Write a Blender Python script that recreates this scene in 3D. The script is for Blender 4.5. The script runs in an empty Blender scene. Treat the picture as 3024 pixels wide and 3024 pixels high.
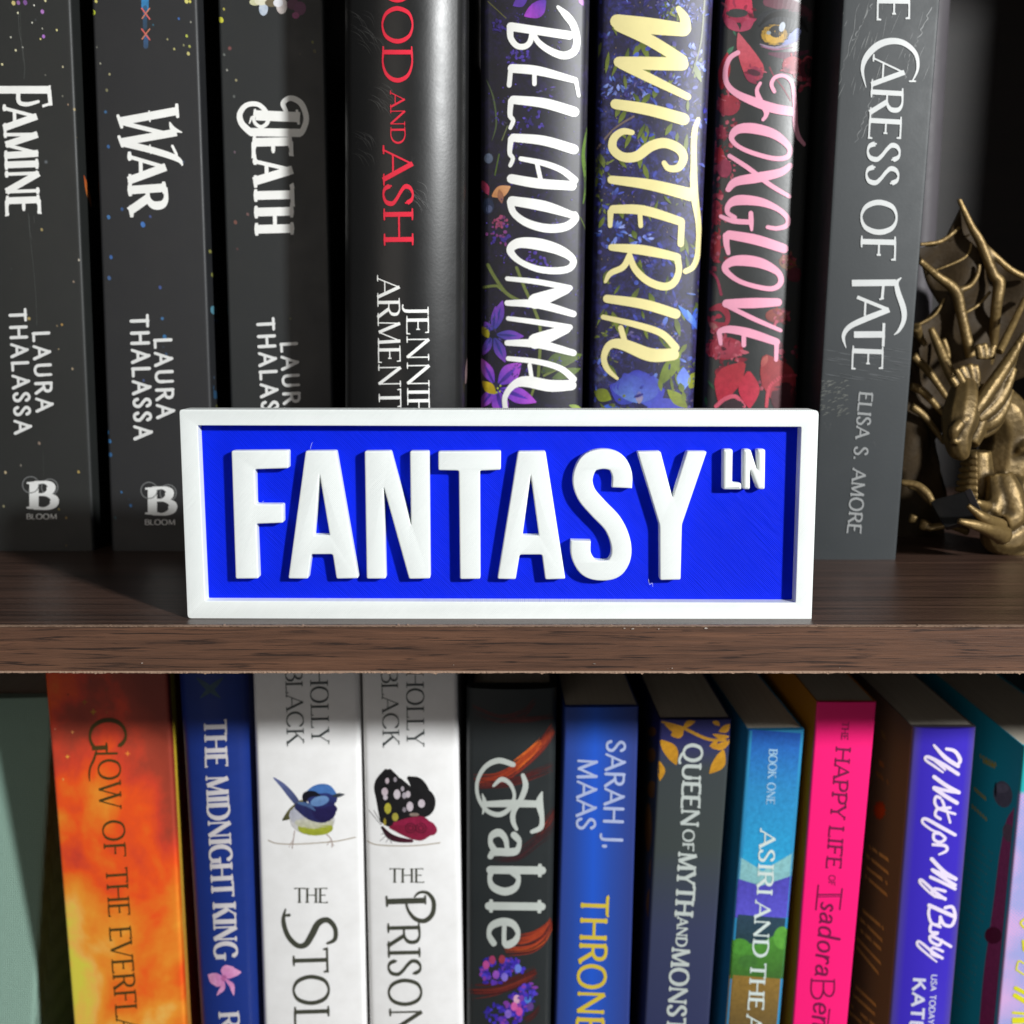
import bpy, bmesh, math, random
from mathutils import Vector, Matrix
from mathutils.geometry import tessellate_polygon
random.seed(7)
C = bpy.context.scene.collection
sc = bpy.context.scene
R = math.radians

# ---------------------------------------------------------------- camera, world, light
FPX = 3028.0                                   # focal length in photo pixels (photo is 3024 square)
PITCH = R(10.0)
CAM = Vector((0.0, -0.306, 0.0894))
cd = bpy.data.cameras.new("camera"); cam = bpy.data.objects.new("camera", cd); C.objects.link(cam)
cd.sensor_width = 36; cd.sensor_fit = 'HORIZONTAL'; cd.lens = 36 * FPX / 3024
cam.location = CAM; cam.rotation_euler = (R(90) - PITCH, 0, 0)
cd.clip_start = 0.01; cd.clip_end = 20
cd.dof.use_dof = True; cd.dof.focus_distance = 0.325; cd.dof.aperture_fstop = 13.0
sc.camera = cam
w = bpy.data.worlds.new("World"); sc.world = w; w.use_nodes = True
w.node_tree.nodes['Background'].inputs[0].default_value = (0.86, 0.93, 1.0, 1)
w.node_tree.nodes['Background'].inputs[1].default_value = 0.06
def area(name, loc, target, energy, size, col):
    l = bpy.data.lights.new(name, 'AREA'); o = bpy.data.objects.new(name, l); C.objects.link(o)
    l.energy = energy; l.shape = 'DISK'; l.size = size; l.color = col
    o.location = loc
    o.rotation_euler = (Vector(target) - Vector(loc)).to_track_quat('-Z', 'Y').to_euler()
    return o
area("ceiling_lamp", (1.05, -1.02, 0.60), (0, .02, .03), 38.0, 0.12, (.985, 1.0, 1.0))
area("fill_light", (-0.6, -1.45, 0.36), (0, .05, -.05), 3.4, 1.0, (1.0, .9, .8))  # added warm fill, brightens page tops and covers under the shelf
sc.view_settings.view_transform = 'Standard'; sc.view_settings.look = 'None'
sc.view_settings.exposure = 0.0; sc.view_settings.gamma = 1.0

# ---------------------------------------------------------------- helpers
def lin(h):
    if not isinstance(h, str): return tuple(h)[:3]
    out = []
    for i in (0, 2, 4):
        v = int(h[i:i+2], 16) / 255
        out.append(v / 12.92 if v <= .04045 else ((v + .055) / 1.055) ** 2.4)
    return tuple(out)
FWD = Vector((0, math.cos(PITCH), -math.sin(PITCH))); DWN = Vector((0, -math.sin(PITCH), -math.cos(PITCH)))
def ray(px, py): return FWD + Vector((1, 0, 0)) * ((px - 1512) / FPX) + DWN * ((py - 1512) / FPX)
def onY(px, py, Y):
    d = ray(px, py); return CAM + d * ((Y - CAM.y) / d.y)
def tag(o, label=None, cat=None, group=None, kind=None):
    if label: o['label'] = label
    if cat: o['category'] = cat
    if group: o['group'] = group
    if kind: o['kind'] = kind
    return o
def thing(name, loc, label, cat, group=None):
    o = bpy.data.objects.new(name, None); C.objects.link(o); o.location = loc
    o.empty_display_size = .01
    return tag(o, label, cat, group)
def mesh_obj(name, verts, faces, mat, parent=None, cols=None, smooth=False, bevel=0):
    off = Vector(parent['_w']) if parent is not None and '_w' in parent else (parent.location if parent is not None else Vector((0, 0, 0)))
    me = bpy.data.meshes.new(name)
    me.from_pydata([tuple(Vector(v) - off) for v in verts], [], faces)
    if cols:
        a = me.color_attributes.new('Col', 'FLOAT_COLOR', 'POINT')
        for i, c in enumerate(cols): a.data[i].color = (*c, 1)
    if smooth:
        for p in me.polygons: p.use_smooth = True
    me.materials.append(mat); me.update()
    o = bpy.data.objects.new(name, me); C.objects.link(o)
    if parent is not None: o.parent = parent
    if bevel:
        m = o.modifiers.new('bevel', 'BEVEL'); m.width = bevel; m.segments = 3; m.limit_method = 'ANGLE'; m.angle_limit = R(40)
    return o
def box(x0, x1, y0, y1, z0, z1):
    v = [(x, y, z) for z in (z0, z1) for (x, y) in ((x0, y0), (x1, y0), (x1, y1), (x0, y1))]
    f = [(0, 3, 2, 1), (4, 5, 6, 7), (0, 1, 5, 4), (1, 2, 6, 5), (2, 3, 7, 6), (3, 0, 4, 7)]
    return v, f

# ---------------------------------------------------------------- materials
def newmat(name):
    m = bpy.data.materials.new(name); m.use_nodes = True
    nt = m.node_tree; b = nt.nodes['Principled BSDF']
    return m, nt, b
def N(nt, t, **kw):
    n = nt.nodes.new(t)
    for k, v in kw.items():
        if k in n.inputs.keys() if hasattr(n.inputs, 'keys') else False: n.inputs[k].default_value = v
        else: setattr(n, k, v)
    return n
def ramp(nt, fac, stops, interp='LINEAR'):
    r = nt.nodes.new('ShaderNodeValToRGB'); r.color_ramp.interpolation = interp
    e = r.color_ramp.elements
    while len(e) > 1: e.remove(e[-1])
    e[0].position = stops[0][0]; e[0].color = (*lin(stops[0][1]), 1)
    for p, c in stops[1:]:
        q = e.new(p); q.color = (*lin(c), 1)
    nt.links.new(fac, r.inputs[0]); return r.outputs[0]
def coords(nt, scale=(1, 1, 1), rot=(0, 0, 0), loc=(0, 0, 0)):
    tc = nt.nodes.new('ShaderNodeTexCoord'); mp = nt.nodes.new('ShaderNodeMapping')
    mp.inputs['Scale'].default_value = scale; mp.inputs['Rotation'].default_value = rot; mp.inputs['Location'].default_value = loc
    nt.links.new(tc.outputs['Object'], mp.inputs[0]); return mp.outputs[0]
def noise(nt, vec, scale, detail=4, rough=.55, dist=0):
    n = nt.nodes.new('ShaderNodeTexNoise'); n.inputs['Scale'].default_value = scale; n.inputs['Detail'].default_value = detail
    n.inputs['Roughness'].default_value = rough; n.inputs['Distortion'].default_value = dist
    nt.links.new(vec, n.inputs['Vector']); return n.outputs[0]
def bump(nt, b, h, strength, dist):
    n = nt.nodes.new('ShaderNodeBump'); n.inputs['Strength'].default_value = strength; n.inputs['Distance'].default_value = dist
    nt.links.new(h, n.inputs['Height']); nt.links.new(n.outputs[0], b.inputs['Normal']); return n
def mixc(nt, fac, a, b2, mode='MIX'):
    m = nt.nodes.new('ShaderNodeMix'); m.data_type = 'RGBA'; m.blend_type = mode
    for sock, v in ((m.inputs[0], fac), (m.inputs[6], a), (m.inputs[7], b2)):
        if hasattr(v, 'links') or hasattr(v, 'is_linked'): nt.links.new(v, sock)
        elif isinstance(v, (int, float)): sock.default_value = v
        else: sock.default_value = (*lin(v), 1)
    return m.outputs[2]
_mc = {}
def plain(h, rough=.5, spec=.5, metal=0, coat=0, grain=0.0, gscale=3000):
    k = (str(h), rough, spec, metal, coat, grain)
    if k in _mc: return _mc[k]
    m, nt, b = newmat('surface_' + str(len(_mc)))
    v = coords(nt)
    n = noise(nt, v, 90, 5, .6)
    c = lin(h)
    base = mixc(nt, n, tuple(x * .86 for x in c), tuple(min(1, x * 1.14) for x in c))
    nt.links.new(base, b.inputs['Base Color'])
    rr = nt.nodes.new('ShaderNodeMapRange'); rr.inputs[3].default_value = rough * .8; rr.inputs[4].default_value = min(1, rough * 1.25)
    nt.links.new(noise(nt, v, 160, 6, .65), rr.inputs[0]); nt.links.new(rr.outputs[0], b.inputs['Roughness'])
    b.inputs['Specular IOR Level'].default_value = spec; b.inputs['Metallic'].default_value = metal
    b.inputs['Coat Weight'].default_value = coat; b.inputs['Coat Roughness'].default_value = .3
    if grain: bump(nt, b, noise(nt, v, gscale, 3), grain, .0002)
    _mc[k] = m; return m
def cover_mat(name, hexc, rough=.42, spots=None, scuff=.25, spec=.5):
    """black laminated paperback cover with printed speckles and faint scuffs"""
    m, nt, b = newmat(name)
    v = coords(nt); c = lin(hexc)
    base = mixc(nt, noise(nt, v, 25, 4), tuple(x * .8 for x in c), tuple(x * 1.25 for x in c))
    if spots:
        sc_, dens, cols = spots
        vo = nt.nodes.new('ShaderNodeTexVoronoi'); vo.inputs['Scale'].default_value = sc_; nt.links.new(v, vo.inputs['Vector'])
        nz = noise(nt, v, 38, 2)
        sep = nt.nodes.new('ShaderNodeSeparateColor'); nt.links.new(vo.outputs['Color'], sep.inputs[0])
        thr = nt.nodes.new('ShaderNodeMath'); thr.operation = 'MULTIPLY'; nt.links.new(sep.outputs[0], thr.inputs[0]); nt.links.new(nz, thr.inputs[1])
        th2 = nt.nodes.new('ShaderNodeMath'); th2.operation = 'GREATER_THAN'; nt.links.new(thr.outputs[0], th2.inputs[0]); th2.inputs[1].default_value = dens
        ds = nt.nodes.new('ShaderNodeMapRange'); ds.inputs[1].default_value = .05; ds.inputs[2].default_value = .14; ds.inputs[3].default_value = 1; ds.inputs[4].default_value = 0
        nt.links.new(vo.outputs['Distance'], ds.inputs[0])
        mu = nt.nodes.new('ShaderNodeMath'); mu.operation = 'MULTIPLY'; nt.links.new(th2.outputs[0], mu.inputs[0]); nt.links.new(ds.outputs[0], mu.inputs[1])
        sc2 = ramp(nt, sep.outputs[1], [(i / max(1, len(cols) - 1), q) for i, q in enumerate(cols)], 'CONSTANT')
        base = mixc(nt, mu.outputs[0], base, sc2)
    if scuff:
        v2 = coords(nt, (1, 1, .35), (0, R(20), 0))
        s = noise(nt, v2, 420, 8, .75, 1.5)
        mr = nt.nodes.new('ShaderNodeMapRange'); mr.inputs[1].default_value = .64; mr.inputs[2].default_value = .8; mr.inputs[4].default_value = scuff
        nt.links.new(s, mr.inputs[0])
        base = mixc(nt, mr.outputs[0], base, '9a9a98')
    nt.links.new(base, b.inputs['Base Color'])
    rr = nt.nodes.new('ShaderNodeMapRange'); rr.inputs[3].default_value = rough * .75; rr.inputs[4].default_value = rough * 1.3
    nt.links.new(noise(nt, v, 60, 8, .7), rr.inputs[0]); nt.links.new(rr.outputs[0], b.inputs['Roughness'])
    b.inputs['Specular IOR Level'].default_value = spec
    bump(nt, b, noise(nt, v, 900, 4), .05, .0004)
    return m
m_print, _nt, _b = newmat('printed_ink')
_a = _nt.nodes.new('ShaderNodeAttribute'); _a.attribute_name = 'Col'
_v = coords(_nt)
_nt.links.new(mixc(_nt, .55, _a.outputs['Color'], mixc(_nt, noise(_nt, _v, 500, 6, .7), '303030', 'ffffff'), 'OVERLAY'), _b.inputs['Base Color'])
_b.inputs['Roughness'].default_value = .42

m_pages, nt, b = newmat('paper_pages')
v = coords(nt, (2600, 4, 4))
nt.links.new(mixc(nt, noise(nt, v, 1, 3), 'b3a894', 'e9e2d2'), b.inputs['Base Color']); b.inputs['Roughness'].default_value = .85
bump(nt, b, noise(nt, v, 1, 2), .4, .0003)

def wood(name, a, b1, streak, sx, sz, rough, strk=.5, thr=(.56, .7), ao='z'):
    m, nt, b = newmat(name)
    v = coords(nt, (sx, sz, sz))
    n1 = noise(nt, v, 1, 8, .62, .35)
    n2 = noise(nt, coords(nt, (sx * 2.2, sz * 2.6, sz * 2.6), loc=(3, 1, 2)), 1, 6, .6, .6)
    n3 = noise(nt, coords(nt, (sx * 6, sz * 7, sz * 7), loc=(1, 5, 2)), 1, 4, .6, .2)
    base = ramp(nt, n1, [(.3, a), (.7, b1)])
    mr = nt.nodes.new('ShaderNodeMapRange'); mr.inputs[1].default_value = thr[0]; mr.inputs[2].default_value = thr[1]; mr.inputs[4].default_value = strk
    nt.links.new(n2, mr.inputs[0])
    base = mixc(nt, mr.outputs[0], base, streak)
    mr2 = nt.nodes.new('ShaderNodeMapRange'); mr2.inputs[1].default_value = .5; mr2.inputs[2].default_value = .75; mr2.inputs[4].default_value = .35
    nt.links.new(n3, mr2.inputs[0])
    base = mixc(nt, mr2.outputs[0], base, streak)
    nt.links.new(base, b.inputs['Base Color']); b.inputs['Roughness'].default_value = rough
    bump(nt, b, n3, .25, .0003)
    return m
m_top = wood('dark_wood_laminate', '1d1310', '644a3e', '100a08', 8, 560, .33, .7, (.5, .68))
m_band = wood('oak_edge_band', '493226', '6c4b38', '231814', 20, 520, .45, .9, (.54, .64))
m_back = wood('bookcase_back', '100a08', '1a110d', '080504', 10, 200, .6)
m_chip = plain('8f7664', .8, .2)

def pla(name, hexc, rough, rot, scale=2100, strength=.25, spec=.5):
    m, nt, b = newmat(name)
    tc = coords(nt, (1, 1, 1), (0, rot, 0))
    wv = nt.nodes.new('ShaderNodeTexWave'); wv.wave_type = 'BANDS'; wv.bands_direction = 'X'
    wv.inputs['Scale'].default_value = scale / 6.283; wv.inputs['Distortion'].default_value = .6
    nt.links.new(tc, wv.inputs['Vector'])
    v = coords(nt)
    c = lin(hexc)
    nt.links.new(mixc(nt, noise(nt, v, 70, 5), tuple(x * .93 for x in c), tuple(min(1, x * 1.05) for x in c)), b.inputs['Base Color'])
    va = nt.nodes.new('ShaderNodeTexCoord'); mp = nt.nodes.new('ShaderNodeMapping'); mp.inputs['Rotation'].default_value = (0, rot, 0)
    mp2 = nt.nodes.new('ShaderNodeMapping'); mp2.inputs['Scale'].default_value = (1500, 60, 60)
    nt.links.new(va.outputs['Object'], mp.inputs[0]); nt.links.new(mp.outputs[0], mp2.inputs[0])
    streak = noise(nt, mp2.outputs[0], 1, 5, .65)
    ad = nt.nodes.new('ShaderNodeMath'); ad.operation = 'MULTIPLY_ADD'; ad.inputs[1].default_value = .35
    nt.links.new(wv.outputs['Fac'], ad.inputs[0]); nt.links.new(streak, ad.inputs[2])
    bump(nt, b, ad.outputs[0], strength, .00035)
    b.inputs['Roughness'].default_value = rough; b.inputs['Specular IOR Level'].default_value = spec
    return m
m_white = pla('white_printed_plastic', 'e9eeec', .42, R(-45), 4600, .45)
m_blue = pla('blue_printed_plastic', '0022dc', .5, R(45), 4600, .8, .06)
_bb = m_blue.node_tree.nodes['Principled BSDF']

# ---------------------------------------------------------------- bookcase
SHX0, SHX1 = -.42, .42
case = thing('bookcase', (0, .12, -.28), 'dark brown wood laminate bookcase, lighter oak grain on the shelf edge under the blue sign', 'bookcase')
def part(name, bx, mat, parent=case, bevel=0): return mesh_obj(name, *box(*bx), mat, parent, bevel=bevel)
part('shelf', (SHX0, SHX1, .0006, .285, -.0149, 0), m_top)
part('edge_band', (SHX0, SHX1, -.0004, .0006, -.0146, -.0003), m_band)
part('shelf', (SHX0, SHX1, .0006, .285, -.283, -.268), m_top)
part('shelf', (SHX0, SHX1, .0006, .285, .335, .35), m_top)
part('back_panel', (SHX0, SHX1, .2852, .289, -.283, .35), m_back)
part('side_panel', (SHX0 - .015, SHX0 - .0002, 0, .289, -.283, .35), m_back)
part('side_panel', (SHX1 + .0002, SHX1 + .015, 0, .289, -.283, .35), m_back)
# frayed laminate lips along both arrises of the edge band
def lip(z, amp, up, base, seed):
    rnd = random.Random(seed); V = []; F = []
    n = 900; last = 0
    for i in range(n + 1):
        x = -.26 + .52 * i / n
        last = last * .75 + rnd.random() * amp * .35
        a = base + last + (amp * 1.6 * rnd.random() if rnd.random() < .025 else 0)
        z0 = z - up * .00015; z1 = z + up * a
        V += [(x, -.00075, z0), (x, -.00085 - rnd.random() * .0003, z1), (x, .0004, z1)]
        if i:
            k = 3 * i
            F += [(k - 3, k, k + 1, k - 2), (k - 2, k + 1, k + 2, k - 1)]
    return V, F
o = mesh_obj('frayed_edge', *lip(-.0147, .00035, -1, .00028, 3), m_chip, case); tag(o, kind='stuff')
o = mesh_obj('frayed_edge', *lip(-.0003, .00022, 1, .00012, 5), m_chip, case); tag(o, kind='stuff')
# a few loose chips and dust flecks stuck to the band
V = []; F = []
rnd = random.Random(11)
for (px, py) in [(1845, 1855), (1915, 1854), (1945, 1857), (2085, 1855), (1868, 1857), (1972, 1975), (1985, 1973), (420, 1958), (1340, 1963), (1755, 1960), (2480, 1972)]:
    p = onY(px, py, -.0007); r = .00014 + rnd.random() * .0002; k = len(V); ang = rnd.random() * 6
    for j in range(5):
        V.append((p.x + r * (1 + rnd.random()) * math.cos(ang + j * 1.25), -.0006 - rnd.random() * .0004, p.z + r * .7 * math.sin(ang + j * 1.25)))
    F.append((k, k + 1, k + 2, k + 3, k + 4))
tag(mesh_obj('paper_flecks', V, F, plain('a89c92', .8), case), kind='stuff')

# ---------------------------------------------------------------- glyph strokes
# each glyph: width, strokes; stroke = (kind, points, ends)   kind: T thick, t thin, c curve (calligraphic), k closed curve
#   ends: s = slab serif, v = arm serif, _ = none
GL = {
'A': (.78, [('t', [(.03, 0), (.38, .98)], 's_'), ('T', [(.37, 1), (.75, 0)], '_s'), ('t', [(.15, .34), (.6, .34)], '__')]),
'B': (.62, [('T', [(.1, 0), (.1, 1)], 'ss'), ('c', [(.1, .98), (.38, .98), (.52, .86), (.5, .66), (.36, .54), (.12, .53)], '__'), ('c', [(.12, .53), (.42, .52), (.6, .38), (.58, .15), (.4, .02), (.1, .02)], '__')]),
'C': (.8, [('c', [(.72, .8), (.6, .94), (.42, .99), (.2, .9), (.06, .66), (.06, .36), (.2, .1), (.42, .01), (.6, .06), (.74, .2)], 'v_')]),
'D': (.8, [('T', [(.1, 0), (.1, 1)], 'ss'), ('c', [(.1, .98), (.38, .98), (.62, .85), (.73, .6), (.72, .36), (.6, .14), (.38, .02), (.1, .02)], '__')]),
'E': (.6, [('T', [(.1, 0), (.1, 1)], 'ss'), ('t', [(.1, .98), (.52, .98)], '_v'), ('t', [(.1, .52), (.42, .52)], '_u'), ('t', [(.1, .02), (.56, .02)], '_w')]),
'F': (.56, [('T', [(.1, 0), (.1, 1)], 'ss'), ('t', [(.1, .98), (.52, .98)], '_v'), ('t', [(.1, .52), (.42, .52)], '_u')]),
'G': (.84, [('c', [(.72, .8), (.6, .94), (.42, .99), (.2, .9), (.06, .66), (.06, .36), (.2, .1), (.42, .01), (.6, .04), (.73, .12)], 'v_'), ('T', [(.74, .05), (.74, .42)], '_s')]),
'H': (.82, [('T', [(.1, 0), (.1, 1)], 'ss'), ('T', [(.7, 0), (.7, 1)], 'ss'), ('t', [(.1, .52), (.7, .52)], '__')]),
'I': (.24, [('T', [(.11, 0), (.11, 1)], 'ss')]),
'J': (.34, [('T', [(.2, 1), (.2, .1)], 's_'), ('c', [(.2, .15), (.18, -.06), (.08, -.16), (-.04, -.15)], '__')]),
'K': (.76, [('T', [(.1, 0), (.1, 1)], 'ss'), ('t', [(.14, .46), (.6, 1)], '_s'), ('T', [(.3, .62), (.7, 0)], '_s')]),
'L': (.56, [('T', [(.1, 0), (.1, 1)], 'ss'), ('t', [(.1, .02), (.52, .02)], '_w')]),
'M': (.96, [('t', [(.1, 0), (.13, 1)], 's_'), ('T', [(.13, 1), (.46, .05)], '__'), ('t', [(.46, .05), (.8, 1)], '__'), ('T', [(.8, 1), (.84, 0)], '_s')]),
'N': (.84, [('t', [(.1, 0), (.1, 1)], 's_'), ('T', [(.1, 1), (.72, .02)], '__'), ('t', [(.72, 0), (.72, 1)], '_s')]),
'O': (.86, [('k', [(.41, 1), (.16, .89), (.05, .6), (.06, .34), (.18, .1), (.41, 0), (.65, .1), (.77, .36), (.77, .64), (.65, .9)], '__')]),
'P': (.6, [('T', [(.1, 0), (.1, 1)], 'ss'), ('c', [(.1, .98), (.38, .98), (.54, .86), (.54, .62), (.38, .48), (.12, .47)], '__')]),
'Q': (.9, [('k', [(.41, 1), (.16, .89), (.05, .6), (.06, .34), (.18, .1), (.41, 0), (.65, .1), (.77, .36), (.77, .64), (.65, .9)], '__'), ('c', [(.4, .03), (.55, -.12), (.8, -.22), (.98, -.16)], '__')]),
'R': (.7, [('T', [(.1, 0), (.1, 1)], 'ss'), ('c', [(.1, .98), (.38, .98), (.54, .87), (.54, .65), (.38, .52), (.12, .51)], '__'), ('T', [(.34, .52), (.66, 0)], '_s')]),
'S': (.56, [('c', [(.46, .8), (.38, .95), (.24, .99), (.1, .9), (.07, .74), (.18, .6), (.36, .45), (.47, .3), (.43, .1), (.27, .01), (.12, .06), (.05, .22)], 'vv')]),
'T': (.7, [('T', [(.34, 0), (.34, 1)], 's_'), ('t', [(.02, .98), (.66, .98)], 'vv')]),
'U': (.8, [('T', [(.1, 1), (.1, .4)], 's_'), ('c', [(.1, .42), (.13, .15), (.3, .01), (.52, .03), (.66, .2), (.67, .5)], '__'), ('t', [(.67, .4), (.67, 1)], '_s')]),
'V': (.74, [('T', [(.03, 1), (.37, 0)], 's_'), ('t', [(.37, 0), (.7, 1)], '_s')]),
'W': (1.08, [('T', [(.03, 1), (.3, 0)], 's_'), ('t', [(.3, 0), (.54, .9)], '__'), ('T', [(.5, 1), (.76, 0)], 's_'), ('t', [(.76, 0), (1.03, 1)], '_s')]),
'X': (.72, [('T', [(.04, 1), (.68, 0)], 'ss'), ('t', [(.04, 0), (.66, 1)], 'ss')]),
'Y': (.72, [('T', [(.03, 1), (.35, .45)], 's_'), ('t', [(.35, .45), (.66, 1)], '_s'), ('T', [(.35, .48), (.35, 0)], '_s')]),
'.': (.26, [('T', [(.1, .0), (.1, .12)], '__')]),
' ': (.4, []),
'a': (.56, [('c', [(.1, .46), (.22, .56), (.38, .52), (.42, .38), (.42, .1), (.5, .02)], '__'), ('c', [(.42, .34), (.18, .3), (.06, .18), (.12, .04), (.26, .02), (.42, .12)], '__')]),
'b': (.58, [('T', [(.12, .02), (.12, 1)], '_s'), ('c', [(.12, .4), (.26, .55), (.44, .5), (.52, .3), (.44, .08), (.28, .01), (.12, .06)], '__')]),
'd': (.6, [('T', [(.46, 1), (.46, .02)], 's_'), ('c', [(.46, .42), (.3, .55), (.12, .48), (.06, .28), (.12, .06), (.28, .01), (.46, .14)], '__')]),
'e': (.52, [('c', [(.1, .3), (.46, .31), (.43, .48), (.27, .56), (.1, .46), (.06, .26), (.14, .06), (.3, .01), (.46, .1)], '__')]),
'f': (.4, [('c', [(.5, .92), (.38, 1), (.26, .86), (.2, .5), (.14, 0), (.02, -.24), (-.1, -.16)], '__'), ('t', [(.04, .54), (.38, .54)], '__')]),
'l': (.3, [('T', [(.14, 0), (.14, 1)], 'ss')]),
'n': (.6, [('T', [(.1, 0), (.1, .54)], '__'), ('c', [(.1, .36), (.24, .54), (.4, .52), (.44, .34), (.44, .04), (.52, .0)], '__')]),
'o': (.56, [('k', [(.27, .56), (.1, .46), (.06, .26), (.14, .06), (.28, .01), (.44, .1), (.5, .3), (.42, .5)], '__')]),
'r': (.44, [('T', [(.1, 0), (.1, .54)], '__'), ('c', [(.1, .34), (.2, .52), (.32, .56), (.4, .5)], '__')]),
's': (.42, [('c', [(.36, .48), (.22, .56), (.1, .44), (.2, .3), (.34, .18), (.24, .02), (.06, .07)], '__')]),
't': (.4, [('c', [(.24, .9), (.17, .5), (.14, .14), (.24, .01), (.36, .1)], '__'), ('t', [(.02, .54), (.4, .54)], '__')]),
'y': (.56, [('c', [(.08, .54), (.08, .22), (.2, .05), (.36, .12), (.46, .34)], '__'), ('c', [(.47, .54), (.4, .1), (.26, -.24), (.06, -.34), (-.06, -.2)], '__')]),
}
def catmull(P, closed=False, sub=6):
    n = len(P); out = []
    rng = n if closed else n - 1
    for i in range(rng):
        if closed: p = [P[(i + k) % n] for k in (-1, 0, 1, 2)]
        else: p = [P[max(0, i - 1)], P[i], P[i + 1], P[min(n - 1, i + 2)]]
        for s in range(sub):
            t = s / sub
            out.append(tuple(.5 * (2 * p[1][d] + (p[2][d] - p[0][d]) * t + (2 * p[0][d] - 5 * p[1][d] + 4 * p[2][d] - p[3][d]) * t * t + (3 * p[1][d] - p[0][d] - 3 * p[2][d] + p[3][d]) * t ** 3) for d in range(len(P[0]))))
    out.append(tuple(P[0]) if closed else tuple(P[-1]))
    return out
class Ink:
    """strips of printed ink lying on a surface; surf(px,py,layer) -> point on the surface"""
    def __init__(s, surf): s.surf = surf; s.V = []; s.F = []; s.K = []; s.layer = 150
    def strip(s, pts, wid, col=(1, 1, 1), cap=False, col2=None, closed=False, maxw=7):
        pts = [Vector(p[:2]) for p in pts]
        q = [pts[0]]; ww = [wid[0]]
        for p, x in zip(pts[1:], wid[1:]):
            if (p - q[-1]).length > .05: q.append(p); ww.append(x)
        if len(q) < 2: return
        # refine long segments
        Q = [q[0]]; W_ = [ww[0]]
        for i in range(1, len(q)):
            L = (q[i] - q[i - 1]).length; n = max(1, int(L / 8))
            for k in range(1, n + 1):
                Q.append(q[i - 1].lerp(q[i], k / n)); W_.append(ww[i - 1] + (ww[i] - ww[i - 1]) * k / n)
        n = len(Q)
        if cap:
            d0 = (Q[0] - Q[1]).normalized(); d1 = (Q[-1] - Q[-2]).normalized()
            pre = []; post = []
            for a in (80, 55, 30):
                c_, s_ = math.cos(R(a)), math.sin(R(a))
                pre.append((Q[0] + d0 * (W_[0] / 2 * s_), W_[0] * c_)); post.insert(0, (Q[-1] + d1 * (W_[-1] / 2 * s_), W_[-1] * c_))
            Q = [p[0] for p in pre] + Q + [p[0] for p in post]; W_ = [p[1] for p in pre] + W_ + [p[1] for p in post]; n = len(Q)
        m = max(1, min(14, int(max(W_) / maxw) + 1)); lay = s.layer; s.layer += 1
        base = len(s.V)
        for i in range(n):
            a = Q[i - 1] if i else (Q[-2] if closed else Q[0]); b = Q[i + 1] if i < n - 1 else (Q[1] if closed else Q[-1])
            t = (b - a)
            if t.length < 1e-6: t = Vector((0, 1))
            t.normalize(); nn = Vector((-t.y, t.x))
            for j in range(m + 1):
                p = Q[i] + nn * (W_[i] * (j / m - .5))
                s.V.append(s.surf(p.x, p.y, lay))
                f = i / (n - 1)
                s.K.append(col if col2 is None else tuple(col[k] * (1 - f) + col2[k] * f for k in range(3)))
            if i:
                for j in range(m):
                    k = base + (m + 1) * i + j
                    s.F.append((k - m - 1, k, k + 1, k - m))
        if s.layer == 140: s.layer = 2
        if s.layer > 210: s.layer = 150
    def curve(s, pts, wid, col=(1, 1, 1), cap=True, col2=None, closed=False, sub=6):
        if isinstance(wid, (int, float)): wid = [wid] * len(pts)
        if len(pts) == 2 and not closed:
            s.strip(pts, wid, col, cap, col2); return
        z = catmull([(p[0], p[1], x) for p, x in zip(pts, wid)], closed, sub)
        s.strip([p[:2] for p in z], [p[2] for p in z], col, cap and not closed, col2, closed)
    def blob(s, x, y, rx, ry, col, col2=None, ang=0):
        """ellipse as a strip"""
        n = 8; pts = []; wd = []
        ca, sa = math.cos(ang), math.sin(ang)
        for i in range(n + 1):
            a = -math.pi / 2 + math.pi * i / n
            d = ry * math.sin(a); pts.append((x - sa * d, y + ca * d)); wd.append(max(.3, 2 * rx * math.cos(a)))
        s.strip(pts, wd, col, False, col2)
    def petal(s, x0, y0, x1, y1, wd, col, col2=None, bend=0):
        mx, my = (x0 + x1) / 2 + bend * (y1 - y0), (y0 + y1) / 2 - bend * (x1 - x0)
        s.curve([(x0, y0), ((x0 + mx) / 2, (y0 + my) / 2), (mx, my), ((x1 + mx) / 2, (y1 + my) / 2), (x1, y1)], [wd * .15, wd * .75, wd, wd * .7, wd * .08], col, False, col2)
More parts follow.
